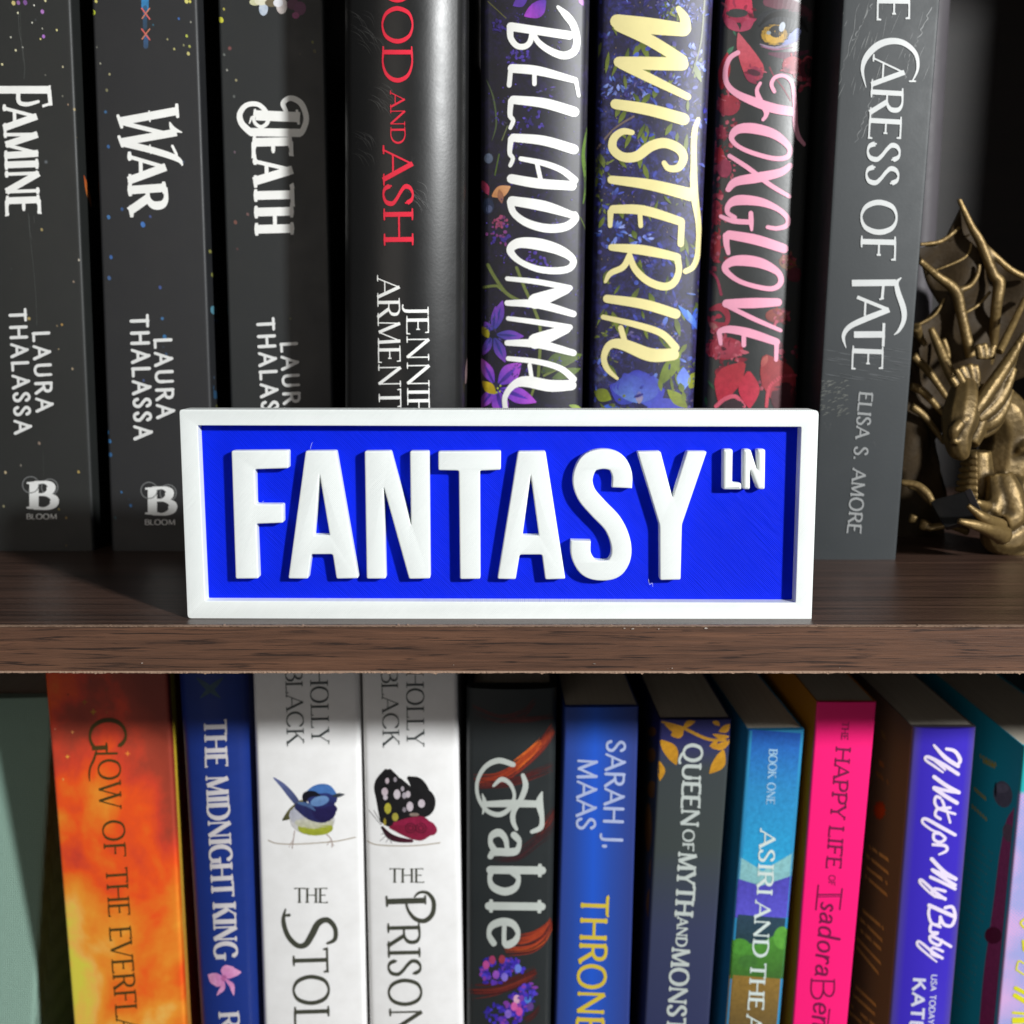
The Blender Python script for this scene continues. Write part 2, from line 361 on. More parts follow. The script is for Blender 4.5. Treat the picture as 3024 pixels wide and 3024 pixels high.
    def text(s, txt, p0, p1, h, T=.13, t=.05, serif=.16, rnd=False, slant=0, track=.07, col=(1, 1, 1)):
        W = sum(GL[c][0] + track for c in txt) - track
        p0 = Vector(p0); p1 = Vector(p1); du = (p1 - p0) / W; e = du.normalized(); dv = Vector((e.y, -e.x)) * h
        x = 0
        for ch in txt:
            gw, st = GL[ch]
            f = lambda a: p0 + du * (x + a[0] + slant * a[1]) + dv * a[1]
            for kind, P, ends in st:
                if kind in 'Tt':
                    wd = (T if kind == 'T' else t) * h
                    A, B = f(P[0]), f(P[1])
                    s.strip([A, B], [wd, wd], col, rnd)
                    if serif:
                        for pt, fl, oth in ((P[0], ends[0], P[1]), (P[1], ends[1], P[0])):
                            yy = pt[1]
                            if fl == 's':
                                c0 = f(pt); inn = -dv.normalized() * (t * h * .5) * (1 if yy > .5 else -1)
                                L = serif * h + wd * .5
                                s.strip([c0 + inn - e * L, c0 + inn, c0 + inn + e * L], [t * h * .7, t * h * 1.2, t * h * .7], col)
                            elif fl in 'vuw':
                                c0 = f(pt); sg = {'v': -1, 'w': 1, 'u': 0}[fl]; dn = dv.normalized()
                                L = serif * h * 1.1
                                if fl == 'u': s.strip([c0 - dn * L * .6, c0 + dn * L * .6], [t * h] * 2, col)
                                else: s.strip([c0 - dn * sg * t * h * .5, c0 + dn * sg * L * 1.1 + e * .02 * h], [t * h * 1.5, t * h * .8], col)
                else:
                    zz = catmull([f(a)[:] for a in P], kind == 'k', 5)
                    wd = []
                    for i in range(len(zz)):
                        a = zz[max(0, i - 1)]; b = zz[min(len(zz) - 1, i + 1)]
                        d = Vector(b) - Vector(a); d = d.normalized() if d.length > 1e-6 else e
                        k = abs(d.dot(dv.normalized()))
                        wd.append((t + (T - t) * k ** 1.2) * h)
                    s.strip(zz, wd, col, rnd and kind == 'c', None, kind == 'k')
                    if serif and kind == 'c':
                        for fl, q in ((ends[0], zz[0]), (ends[1], zz[-1])):
                            if fl == 'v':
                                dn = dv.normalized(); q = Vector(q); s.strip([q - dn * serif * h * .6, q + dn * serif * h * .6], [t * h * .9] * 2, col)
            x += gw + track
    def build(s, name, mat, parent):
        if s.V: return mesh_obj(name, s.V, s.F, mat, parent, s.K)

# ---------------------------------------------------------------- books
class Book:
    def __init__(s, label, Y0, L, Rr, mat, ztop, zbot=0.0, bulge=.0006, corner=.0012, depth=.14, yaw=0, tilt=0, hard=False, pages=None, name='book', group=None, cat='book', capheight=None):
        """L, Rr: two photo pixels on each spine edge, carried onto the spine's own depth Y0"""
        def fit(p):
            y = Y0
            for _ in range(8): y = Y0 + tilt * (onY(*p, y).z - zbot)
            return onY(*p, y)
        (a, b), (c, d) = [[fit(p) for p in E] for E in (L, Rr)]; s.tilt = tilt
        s.Y0 = Y0; s.lin = lambda p, q: ((q.x - p.x) / (q.z - p.z), p.x - p.z * (q.x - p.x) / (q.z - p.z))
        s.kl, s.cl = s.lin(a, b); s.kr, s.cr = s.lin(c, d)
        s.bulge, s.corner, s.yaw = bulge, corner, R(yaw); s.depth = depth; s.zt, s.zb = ztop, zbot
        zm = (ztop + zbot) / 2; s.hw = ((s.kr * zm + s.cr) - (s.kl * zm + s.cl)) / 2
        s.root = thing(name, (((s.kl + s.kr) * zbot + s.cl + s.cr) / 2, Y0, zbot), label, cat, group)
        s.cover(mat, hard, pages or m_pages)
        s.inks = []
    def yu(s, u):
        a = abs(u); uc = max(.02, min(.5, s.corner / s.hw)); u0 = 1 - uc
        y = s.bulge * u * u
        if a > u0: k = min(1, (a - u0) / uc); y += s.corner * (1 - math.sqrt(max(0, 1 - k * k)))
        return y
    def P(s, u, z, inset=0, extra=0):
        xl, xr = s.kl * z + s.cl, s.kr * z + s.cr
        m, h = (xl + xr) / 2, (xr - xl) / 2
        dx, dy = u * (h - inset), s.yu(u) + extra
        cy, sy = math.cos(s.yaw), math.sin(s.yaw)
        return Vector((m + dx + dy * sy, s.Y0 + s.tilt * (z - s.zb) + dy * cy - dx * sy, z))
    def cover(s, mat, hard, pg):
        ct = .0022 if hard else .00035
        n = 26; us = [-1 + 2 * i / n for i in range(n + 1)]
        uc = max(.02, min(.5, s.corner / s.hw))
        us += [sg * (1 - uc * (1 - math.sin(R(a)))) for a in (0, 20, 40, 55, 68, 78, 84) for sg in (-1, 1)]
        us = sorted(set(round(u, 6) for u in us))
        rows = []
        zs = [s.zb + (s.zt - s.zb) * i / 30 for i in range(31)]
        for z in zs:
            row = [s.P(-1, z, 0, s.depth)] + ([s.P(-1, z, .0, .011 ), s.P(-1, z, .0007, .008), s.P(-1, z, 0, .0045)] if hard else []) + [s.P(u, z) for u in us]
            row += ([s.P(1, z, 0, .0045), s.P(1, z, .0007, .008), s.P(1, z, 0, .011)] if hard else []) + [s.P(1, z, 0, s.depth)]
            row += [s.P(1, z, ct, s.depth), s.P(1, z, ct, ct + .001)] + [s.P(-1, z, ct, ct + .001), s.P(-1, z, ct, s.depth)]
            rows.append(row)
        m = len(rows[0]); V = [p for r in rows for p in r]; F = []
        for i in range(len(rows) - 1):
            for j in range(m):
                k = (j + 1) % m
                F.append((i * m + j, i * m + k, (i + 1) * m + k, (i + 1) * m + j))
        for base in (0, (len(rows) - 1) * m):
            # caps: left board, spine, right board
            iL, iR = m - 4, m - 3    # outer-depth R inner ... handled by tessellation
            poly = [V[base + j] for j in range(m)]
            for tri in tessellate_polygon([poly]): F.append(tuple(base + t for t in tri))
        o = mesh_obj('cover', V, F, mat, s.root)
        for p in o.data.polygons: p.use_smooth = len(p.vertices) == 4
        o.data.set_sharp_from_angle(angle=R(50))
        s.cov = o
        inset = ct + .0002; lower = .003 if hard else .0003
        pv = []
        for z in (s.zb + lower, s.zt - lower):
            for (u, e) in ((-1, ct + .0016), (1, ct + .0016), (1, s.depth - .003), (-1, s.depth - .003)):
                q = s.P(u, z, inset, e); pv.append(q)
        mesh_obj('pages', pv, [(0, 3, 2, 1), (4, 5, 6, 7), (0, 1, 5, 4), (1, 2, 6, 5), (2, 3, 7, 6), (3, 0, 4, 7)], pg, s.root)
    def surf(s, px, py, lay):
        d = ray(px, py); Y = s.Y0; cy, sy = math.cos(s.yaw), math.sin(s.yaw)
        for _ in range(8):
            p = CAM + d * ((Y - CAM.y) / d.y)
            xl, xr = s.kl * p.z + s.cl, s.kr * p.z + s.cr
            u = (p.x - (xl + xr) / 2) / ((xr - xl) / 2)
            out = abs(u) > .99; u = max(-.99, min(.99, u))
            q = s.P(u, p.z); Y = q.y
        p = q if out else CAM + d * ((Y - CAM.y) / d.y)
        return p + (CAM - p).normalized() * (.00003 + lay * .0000014)
    def side(s, sign, y_extra=0):
        """surface function of the left (-1) or right (+1) cover face"""
        A = s.P(sign, s.zb, 0, .02); B = s.P(sign, s.zt, 0, .02); D = s.P(sign, s.zb, 0, .1)
        n = (B - A).cross(D - A).normalized(); e = (D - A).normalized()
        def f(px, py, lay):
            d = ray(px, py); t = (A - CAM).dot(n) / d.dot(n)
            p = CAM + d * t; dep = (p - A).dot(e) + .02
            if dep < .0024: p = p + e * (.0024 - dep)
            elif dep > s.depth - .002: p = p + e * (s.depth - .002 - dep)
            return p + (CAM - p).normalized() * (.00008 + lay * .0000015)
        return f
    def ink(s): return Ink(s.surf)

def at(ox, oy, k): return lambda pts: [(ox + p[0] / k, oy + p[1] / k) for p in pts]
GU = 'books on the shelf behind the sign'; GLW = 'books on the lower shelf'
def cluster(i, x, y, r, n, cols, rr, wd=(.12, .3)):
    for _ in range(n):
        a = rr.uniform(0, 6.28); d = r * rr.random() ** .7; px, py = x + d * math.cos(a), y + d * math.sin(a)
        b_ = a + rr.uniform(-1, 1); L = r * rr.uniform(.3, .7)
        i.petal(px, py, px + L * math.cos(b_), py + L * math.sin(b_), r * rr.uniform(*wd), lin(rr.choice(cols)), lin(rr.choice(cols)), rr.uniform(-.2, .2))
def art(bk, fn, name='cover_art', surf=None):
    i = Ink(surf or bk.surf); i.layer = 1; fn(i)
    o = i.build(name, m_print, bk.root); tag(o, kind='stuff'); return o
def c(h): return lin(h)
m_silver = plain('f4f4ee', .38, .5, .0)
m_soft = plain('dedfdd', .35)
m_dull = plain('6e7070', .4)
# ------- 1 famine
blk1 = cover_mat('black_cover_yellow_specks', '222423', .5, (170, .40, ['b09a60', '8f6fae', '9a8f70', '5e6468', '77695a']), .1)
blk2 = cover_mat('black_cover_blue_specks', '232426', .5, (170, .40, ['3e6f9c', '55698a', '99a04a', '41536a', '5a6a70']), .12)
blk3 = cover_mat('black_cover_plain_specks', '222526', .48, (150, .44, ['7a4a48', '8a8a50', '5a5a60']), .05)
f1 = at(0, 0, 2.76); f6 = at(0, 600, 2.76); f4 = at(0, 1100, 2.76)
b1 = Book('thick black paperback lettered FAMINE, leftmost on the upper shelf', .1085, [(-130, 0), (-75, 1500)], [(207, 0), (272, 1500)], blk1, .24, bulge=.0005, corner=.0012, group=GU)
i = b1.ink()
S = lambda pts, w_, f=f1, k=2.76, **kw: i.curve(f(pts), ([x / k for x in w_] if isinstance(w_, list) else w_ / k), **kw)
S([(-25, 732), (405, 732)], 62, cap=False); S([(400, 730), (412, 860)], 32, cap=False); S([(345, 866), (418, 842)], 22, cap=False)
S([(150, 745), (155, 830), (220, 850), (312, 828)], [34, 34, 34, 24]); S([(405, 695), (405, 770)], 16, cap=False)
i.text('AMINE', f1([(22, 872)])[0], f1([(52, 1752)])[0], 100, T=.2, t=.1, serif=.05, track=.1)
i.build('title_lettering', m_silver, b1.root)
i = b1.ink()
i.text('THALASSA', f6([(80, 868)])[0], f6([(125, 1880)])[0], 46, T=.2, t=.17, serif=0, rnd=True, track=.26)
i.text('LAURA', f6([(270, 1050)])[0], f6([(302, 1700)])[0], 46, T=.2, t=.17, serif=0, rnd=True, track=.26)
i.build('author_lettering', m_soft, b1.root)
def logo(bk, dx, dy):
    i = bk.ink(); q = lambda x, y: (f4([(x + dx, y + dy)])[0])
    i.text('B', q(245, 1112), q(445, 1112), 80, T=.34, t=.09, serif=.1); i.text('BLOOM', q(215, 1195), q(465, 1195), 15, T=.25, t=.14, serif=0)
    i.build('publisher_mark', m_soft, bk.root)
    i = bk.ink()
    for x, y in ((250, 915), (405, 935)):
        i.curve([q(x + 66 * math.cos(a * .52), y + 66 * math.sin(a * .52)) for a in range(12)], 3.2, closed=True)
    i.build('publisher_rings', m_dull, bk.root)
logo(b1, 0, 0)
def specks(i, data, f, k):
    for x, y, r, h in data:
        p = f([(x, y)])[0]; q_ = .72 if int(h[:2], 16) < 0xb0 and r > 11 else .9; i.blob(p[0], p[1], r * q_ / k, r * .75 * q_ / k, c(h), c(h), 1.2)
def a1(i):
    specks(i, [(345, 95, 20, 'b077c0'), (355, 297, 22, 'a970c4'), (463, 245, 11, 'd8d090'), (145, 105, 10, 'e8e4c0'), (278, 43, 9, 'dddcd0'), (262, 185, 9, 'cfcfc0'), (128, 410, 11, 'ded8b0'), (18, 524, 12, 'd8d0a0'), (88, 303, 9, 'c8c8b8'), (512, 545, 10, 'b8b090'), (340, 1872, 18, '9a8a5a'), (185, 385, 8, 'aaaaa0'), (330, 318, 10, 'c9c07a'), (345, 233, 8, 'b0b0a0'), (510, 783, 9, '707064'), (370, 612, 8, '6c6c64'), (555, 852, 10, '8a7460'), (150, 22, 26, '8c5f9c'), (205, 20, 30, '7a4f90'), (110, 25, 22, 'c8b878'), (370, 6, 12, 'd8d0a0')], f1, 2.76)
    specks(i, [(643, 463, 15, 'a9a294'), (505, 990, 16, 'a08048'), (465, 1000, 10, '6e6048'), (478, 1190, 12, '80745a'), (590, 1350, 16, '8a7c66'), (600, 640, 14, '8a7868')], f6, 2.76)
    specks(i, [(640, 810, 18, 'a08a50'), (45, 815, 14, 'b0a080'), (320, 577, 20, '7c6c60'), (170, 758, 15, '6c6860'), (30, 1090, 16, '8a8668'), (540, 1185, 16, '8a7030'), (480, 1115, 14, '7a6c3c'), (540, 1410, 12, '5c4c28')], f4, 2.76)
art(b1, a1)
def crease(i):
    for a_, h_ in (([(150, 90), (158, 260), (182, 380), (200, 540), (196, 640)], '585c5a'), ([(236, 1760), (246, 1900), (262, 1950)], '505452'), ([(165, 100), (172, 300), (190, 500)], '454946')): i.curve(f1(a_), .8, c(h_), False)
    for a_, h_ in (([(230, 80), (240, 220), (270, 500), (292, 760), (300, 1000)], '4c504e'), ([(275, 100), (280, 160)], '50504e')): i.curve(f6(a_), .8, c(h_), False)
    for a_ in ([(560, 270), (680, 320)], ): i.curve(f1(a_), .8, c('5a5a60'), False)
    i.curve(f4([(352, 640), (356, 850)]), .8, c('424644'), False)
art(b1, crease, 'spine_crease')
def flame(i):
    i.petal(*f1([(685, 1430)])[0], *f1([(745, 1690)])[0], 11, c('b5522c'), c('e08a3c'))
art(b1, flame, 'cover_art', b1.side(1))
# ------- 2 war
b2 = Book('thick black paperback lettered WAR, second from the left behind the sign', .1085, [(268, 0), (322, 1500)], [(581, 0), (630, 1400)], blk2, .24, bulge=.0006, group=GU)
i = b2.ink()
S([(1440, 905), (985, 988)], 66, cap=False); S([(990, 1000), (1330, 1085)], 36, cap=False); S([(1440, 1078), (990, 1158)], 62, cap=False)
S([(1385, 1000), (1410, 1050), (1480, 1078)], [14, 40, 10]); S([(990, 1165), (1230, 1222), (1400, 1275), (1465, 1310), (1488, 1350)], [52, 54, 50, 36, 10], cap=False)
for a_, b_, w_ in (((962, 945), (992, 1035), 26), ((970, 1115), (998, 1190), 26), ((1440, 855), (1448, 950), 26), ((1405, 1190), (1440, 1262), 22), ((1215, 905), (1222, 990), 12), ((1222, 1182), (1230, 1250), 12)): S([a_, b_], w_)
i.text('A', f1([(1040, 1265)])[0], f1([(1045, 1482)])[0], 112, T=.21, t=.1, serif=.07); i.text('R', f1([(1040, 1520)])[0], f1([(1055, 1735)])[0], 113, T=.22, t=.11, serif=.05)
i.build('title_lettering', m_silver, b2.root)
i = b2.ink()
i.text('THALASSA', f6([(1068, 915)])[0], f6([(1100, 1925)])[0], 49, T=.2, t=.17, serif=0, rnd=True, track=.26)
i.text('LAURA', f6([(1260, 1105)])[0], f6([(1285, 1752)])[0], 48, T=.2, t=.17, serif=0, rnd=True, track=.26)
i.build('author_lettering', m_soft, b2.root)
logo(b2, 965, 46)
def a2(i):
    S2 = lambda pts, w_, h, h2=None: i.curve(f1(pts), w_ / 2.76, c(h), True, c(h2 or h))
    S2([(1182, -10), (1182, 60)], 60, '2b78ac'); S2([(1182, 60), (1182, 230)], 34, '2a5a80', '22303c'); S2([(1190, 300), (1188, 380)], 38, '2d5f92', '2c3a48')
    for y in (110, 278): S2([(1155, y - 42), (1220, y + 45)], 11, 'd0605a'); S2([(1220, y - 42), (1158, y + 40)], 9, 'c87a5e')
    specks(i, [(760, 100, 26, 'c4d03a'), (783, 10, 16, 'd4cc74'), (1520, 10, 22, 'd4cc74'), (1548, 12, 15, 'd0c860'), (1522, 293, 19, 'a8b04a'), (1545, 378, 18, '9a9c50'), (1535, 437, 18, 'b8b070'), (1420, 400, 16, 'a8a268'), (1365, 320, 13, '8c8864'), (1497, 368, 15, '80805c'), (893, 605, 16, '96906c'), (818, 517, 13, '8e8c7c'), (870, 735, 20, '6e6c50'), (1457, 152, 16, '35609c'), (1248, 203, 12, '2f6074'), (1555, 180, 12, '8c8c80'), (1630, 95, 12, '8c8c74'), (790, 385, 12, '6c6c64'), (883, 1195, 22, '2f5a8c'), (1060, 1245, 20, '324a6c'), (995, 1705, 22, '2e4f7a'), (885, 1770, 26, '3a6a9c'), (1165, 1830, 34, '3a6cae'), (1225, 1765, 18, '3a4a7c')], f1, 2.76)
    specks(i, [(905, 440, 24, '36609c'), (890, 610, 26, '3c5a84'), (1305, 687, 22, '3a4e84'), (1342, 1090, 28, '2c6a9a'), (1170, 1445, 18, '3a4a70'), (1355, 1230, 18, '2f4a68')], f6, 2.76)
    specks(i, [(870, 485, 32, '3a86c4'), (895, 560, 24, '336a9c'), (900, 670, 26, '2f5e8c'), (990, 975, 16, '30608c'), (1065, 1085, 20, '2c5884'), (940, 1185, 20, '2a4c54')], f4, 2.76)
art(b2, a2)
def a2s(i):
    specks(i, [(1742, 872, 50, '5a8ea0'), (1765, 955, 34, '325a84'), (1720, 1500, 44, '33587a'), (1750, 1560, 50, '2a4a66'), (1712, 393, 22, '8c8a4a'), (1735, 585, 26, '8a8c4a'), (1770, 1655, 20, '5c5c30')], f6, 2.76)
art(b2, a2s, 'cover_art', b2.side(1))
# ------- 3 death
g2 = at(600, 0, 2.415); g7 = at(600, 600, 2.415)
b3 = Book('thick black paperback lettered DEATH, third from the left, half in shadow', .1085, [(641, 0), (679, 1209)], [(958, 0), (985, 1209)], blk3, .24, bulge=.0004, group=GU)
i = b3.ink()
SG = lambda pts, w_, **kw: i.curve(g2(pts), ([x / 2.415 for x in w_] if isinstance(w_, list) else w_ / 2.415), **kw)
SG([(375, 822), (690, 836)], 72, cap=False); SG([(335, 942), (695, 948)], 58, cap=False)
SG([(590, 790), (570, 735), (625, 700), (700, 740), (735, 840), (715, 920), (690, 950)], [30, 36, 40, 42, 40, 42, 50])
SG([(340, 945), (275, 880), (262, 810), (310, 750), (390, 745), (450, 800), (460, 870), (415, 905), (372, 880), (350, 835), (330, 880)], [48, 44, 40, 36, 34, 32, 30, 26, 24, 20, 8])
SG([(370, 785), (360, 865)], 18); SG([(668, 790), (680, 880)], 20)
i.text('EATH', g2([(352, 995)])[0], g2([(368, 1660)])[0], 116, T=.22, t=.1, serif=.05, track=.12)
i.build('title_lettering', m_silver, b3.root)
i = b3.ink()
i.text('THALASSA', g7([(388, 825)])[0], g7([(432, 1705)])[0], 47, T=.2, t=.17, serif=0, rnd=True, track=.26)
i.text('LAURA', g7([(555, 995)])[0], g7([(585, 1560)])[0], 46, T=.2, t=.17, serif=0, rnd=True, track=.26)
i.build('author_lettering', m_soft, b3.root)
def a3(i):
    specks(i, [(128, 142, 24, 'c6c43c'), (148, 65, 15, 'a8a04a'), (235, 572, 15, '8a8464'), (170, 500, 13, '8c8c84'), (150, 390, 15, '606460'), (220, 688, 16, '565a58'), (230, 1585, 22, '70483f'), (318, 1528, 18, '644a48'), (780, 300, 16, '6a6a24'), (795, 365, 20, '4a4420'), (690, 385, 12, '3a3a30'), (225, 1085, 14, '60505a')], g2, 2.415)
    for x, y, rx, ry, h in ((370, 15, 40, 25, 'c8c6a0'), (430, 60, 32, 52, 'b9c4d2'), (415, 10, 50, 28, 'dcd8c0'), (490, 20, 50, 30, '6a5f48'), (560, 40, 40, 60, 'c2b8b4'), (535, 20, 35, 30, 'e0e0e4'), (640, 30, 44, 40, '5c1a48'), (690, 60, 44, 50, '641c52'), (660, 110, 26, 24, '9a3c78')):
        p = g2([(x, y)])[0]; i.blob(p[0], p[1], rx / 2.415, ry / 2.415, c(h), c(h))
art(b3, a3)
# ------- 4 blood and ash
smoke = cover_mat('black_smoky_jacket', '1d1d1d', .33, None, .12, .36)
b4 = Book('black hardcover with rounded glossy spine and red serif title, fourth from the left', .072, [(1004, 0), (1006, 1209)], [(1375, 0), (1368, 1209)], smoke, .245, bulge=.008, corner=.003, hard=True, depth=.15, group=GU)
m_red = plain('e0203c', .4); i = b4.ink()
i.text('OOD', g2([(1278, -245)])[0], g2([(1278, 592)])[0], 89, T=.15, t=.055, serif=.12)
i.text('AND', g2([(1333, 655)])[0], g2([(1338, 1028)])[0], 43, T=.14, t=.06, serif=.12)
i.text('ASH', g2([(1280, 1058)])[0], g2([(1288, 1745)])[0], 88, T=.16, t=.06, serif=.12)
i.build('title_lettering', m_red, b4.root)
i = b4.ink()
i.text('ARMENTROUT', g7([(1240, 530)])[0], g7([(1262, 2085)])[0], 66, T=.14, t=.05, serif=.12)
i.text('JENNIFER', g7([(1448, 730)])[0], g7([(1460, 1800)])[0], 66, T=.14, t=.05, serif=.12)
i.build('author_lettering', m_silver, b4.root)
def a4(i):
    rr = random.Random(4)
    for (x, y, n) in ((1090, 150, 12), (1250, 640, 9), (1110, 1010, 12), (1470, 1350, 10), (1150, 230, 8), (1230, 700, 6)):
        for k in range(n):
            a, b_ = x + rr.uniform(-70, 70), y + rr.uniform(-80, 80)
            p = g2([(a, b_), (a + 60, b_ + 30), (a + 100 + rr.uniform(-20, 20), b_ + 100)])
            i.curve(p, [.4, 2.2, .4], c(rr.choice(['343433', '3c3c3b', '2e2e2e'])), False)
art(b4, a4)
def a4s(i):
    i.curve([(1386, 78), (1389, 200), (1391, 318)], [1.2, 3, 1.2], c('a8a8a8')); i.curve([(1392, 400), (1391, 520)], 4, c('8c1c34')); i.curve([(1388, 985), (1382, 1060), (1372, 1130)], [2, 7, 9], c('8c7474'))
art(b4, a4s, 'jacket_flap_art', b4.side(1))
# ------- 5 belladonna
def floral(name, base, cols, scale=60, rough=.36):
    m, nt, b = newmat(name); v = coords(nt)
    n = noise(nt, v, scale, 6, .7, 1.2); base_c = ramp(nt, n, cols)
    n2 = noise(nt, v, scale * 6, 5, .75, .5)
    mr = nt.nodes.new('ShaderNodeMapRange'); mr.inputs[1].default_value = .42; mr.inputs[2].default_value = .7; nt.links.new(n2, mr.inputs[0])
    nt.links.new(mixc(nt, mr.outputs[0], base, base_c), b.inputs['Base Color'])
    b.inputs['Roughness'].default_value = rough; bump(nt, b, n2, .06, .0003)
    return m
h3 = at(1300, 0, 2.415); h8 = at(1300, 600, 2.415)
mb5 = floral('dark_purple_floral', '1a1a22', [(.35, '17171d'), (.52, '241f3c'), (.62, '2c2350'), (.75, '3a2d70')], 70, .44)
b5 = Book('dark purple floral hardcover titled in white brush lettering, left of the yellow lettered one', .090, [(1418, 0), (1418, 1209)], [(1745, 0), (1722, 1209)], mb5, .245, bulge=.0042, corner=.003, hard=True, depth=.15, group=GU)
def hand(bk, mat, rows, k, name='title_lettering'):
    i = bk.ink()
    for f, pts, wd, *cl in rows:
        wd = [x / k for x in wd] if isinstance(wd, (list, tuple)) else wd / k
        i.curve(f(pts), wd, closed=bool(cl))
    return i.build(name, mat, bk.root)
W5 = []
def q(f, pts, wd, *cl): W5.append((f, pts, wd, *cl))
q(h3, [(505, 190), (920, 252)], 62); q(h3, [(500, 200), (503, 270), (545, 325), (600, 332), (640, 300), (652, 240)], [50, 44, 42, 42, 40, 34])
q(h3, [(665, 235), (700, 300), (780, 360), (880, 396), (955, 365), (975, 280), (950, 180), (900, 110), (840, 50)], [34, 42, 50, 56, 55, 50, 52, 54, 24])
q(h3, [(512, 488), (700, 505), (960, 572)], [62, 66, 44]); q(h3, [(502, 500), (492, 608)], 34); q(h3, [(672, 520), (672, 598)], 32); q(h3, [(968, 575), (988, 682)], [30, 24])
q(h3, [(522, 712), (740, 735), (955, 798)], [60, 72, 72]); q(h3, [(505, 720), (498, 820), (520, 860), (500, 912)], [42, 36, 32, 28])
q(h3, [(522, 982), (740, 1003), (952, 1065)], [58, 70, 70]); q(h3, [(505, 990), (496, 1090), (518, 1130), (500, 1180)], [42, 34, 30, 28])
q(h3, [(575, 1132), (740, 1165), (870, 1215), (960, 1285)], [34, 42, 46, 50]); q(h3, [(508, 1275), (700, 1308), (940, 1325)], [66, 72, 66]); q(h3, [(690, 1165), (718, 1290)], 32)
q(h3, [(512, 1432), (740, 1470), (945, 1535)], [66, 76, 48]); q(h3, [(500, 1440), (525, 1520), (620, 1590), (760, 1628), (890, 1618), (962, 1565), (960, 1530)], [50, 48, 56, 62, 60, 50, 44])
q(h8, [(500, 335), (560, 285), (700, 292), (850, 335), (945, 400), (925, 462), (830, 482), (690, 468), (560, 410)], [56, 72, 84, 72, 50, 48, 50, 46, 42], 1)
q(h8, [(478, 538), (700, 562), (925, 605)], [32, 40, 40]); q(h8, [(900, 615), (680, 700)], [62, 110]); q(h8, [(478, 712), (700, 722), (950, 790)], [40, 60, 46])
q(h8, [(485, 822), (700, 850), (925, 885)], [32, 40, 40]); q(h8, [(900, 898), (680, 985)], [62, 110]); q(h8, [(478, 996), (700, 1005), (950, 1068)], [40, 60, 46])
q(h8, [(485, 1108), (700, 1132), (860, 1180), (950, 1255)], [34, 40, 44, 48]); q(h8, [(638, 1155), (655, 1270)], 30); q(h8, [(935, 1298), (780, 1302), (610, 1272), (520, 1300), (462, 1385), (468, 1480)], [72, 84, 78, 50, 38, 36])
hand(b5, m_silver, W5, 2.415)
def flower(i, f, k, x, y, pets, pc, pc2, cc, cr):
    for (dx, dy, wd) in pets:
        p0 = f([(x + dx * .12, y + dy * .12)])[0]; p1 = f([(x + dx, y + dy)])[0]
        i.petal(*p0, *p1, wd / k, c(pc), c(pc2)); 
        i.petal(*p0, *f([(x + dx * .8, y + dy * .8)])[0], wd * .25 / k, c('33206a'), c(pc))
    p = f([(x, y)])[0]; i.blob(p[0], p[1], cr / k, cr / k, c(cc))
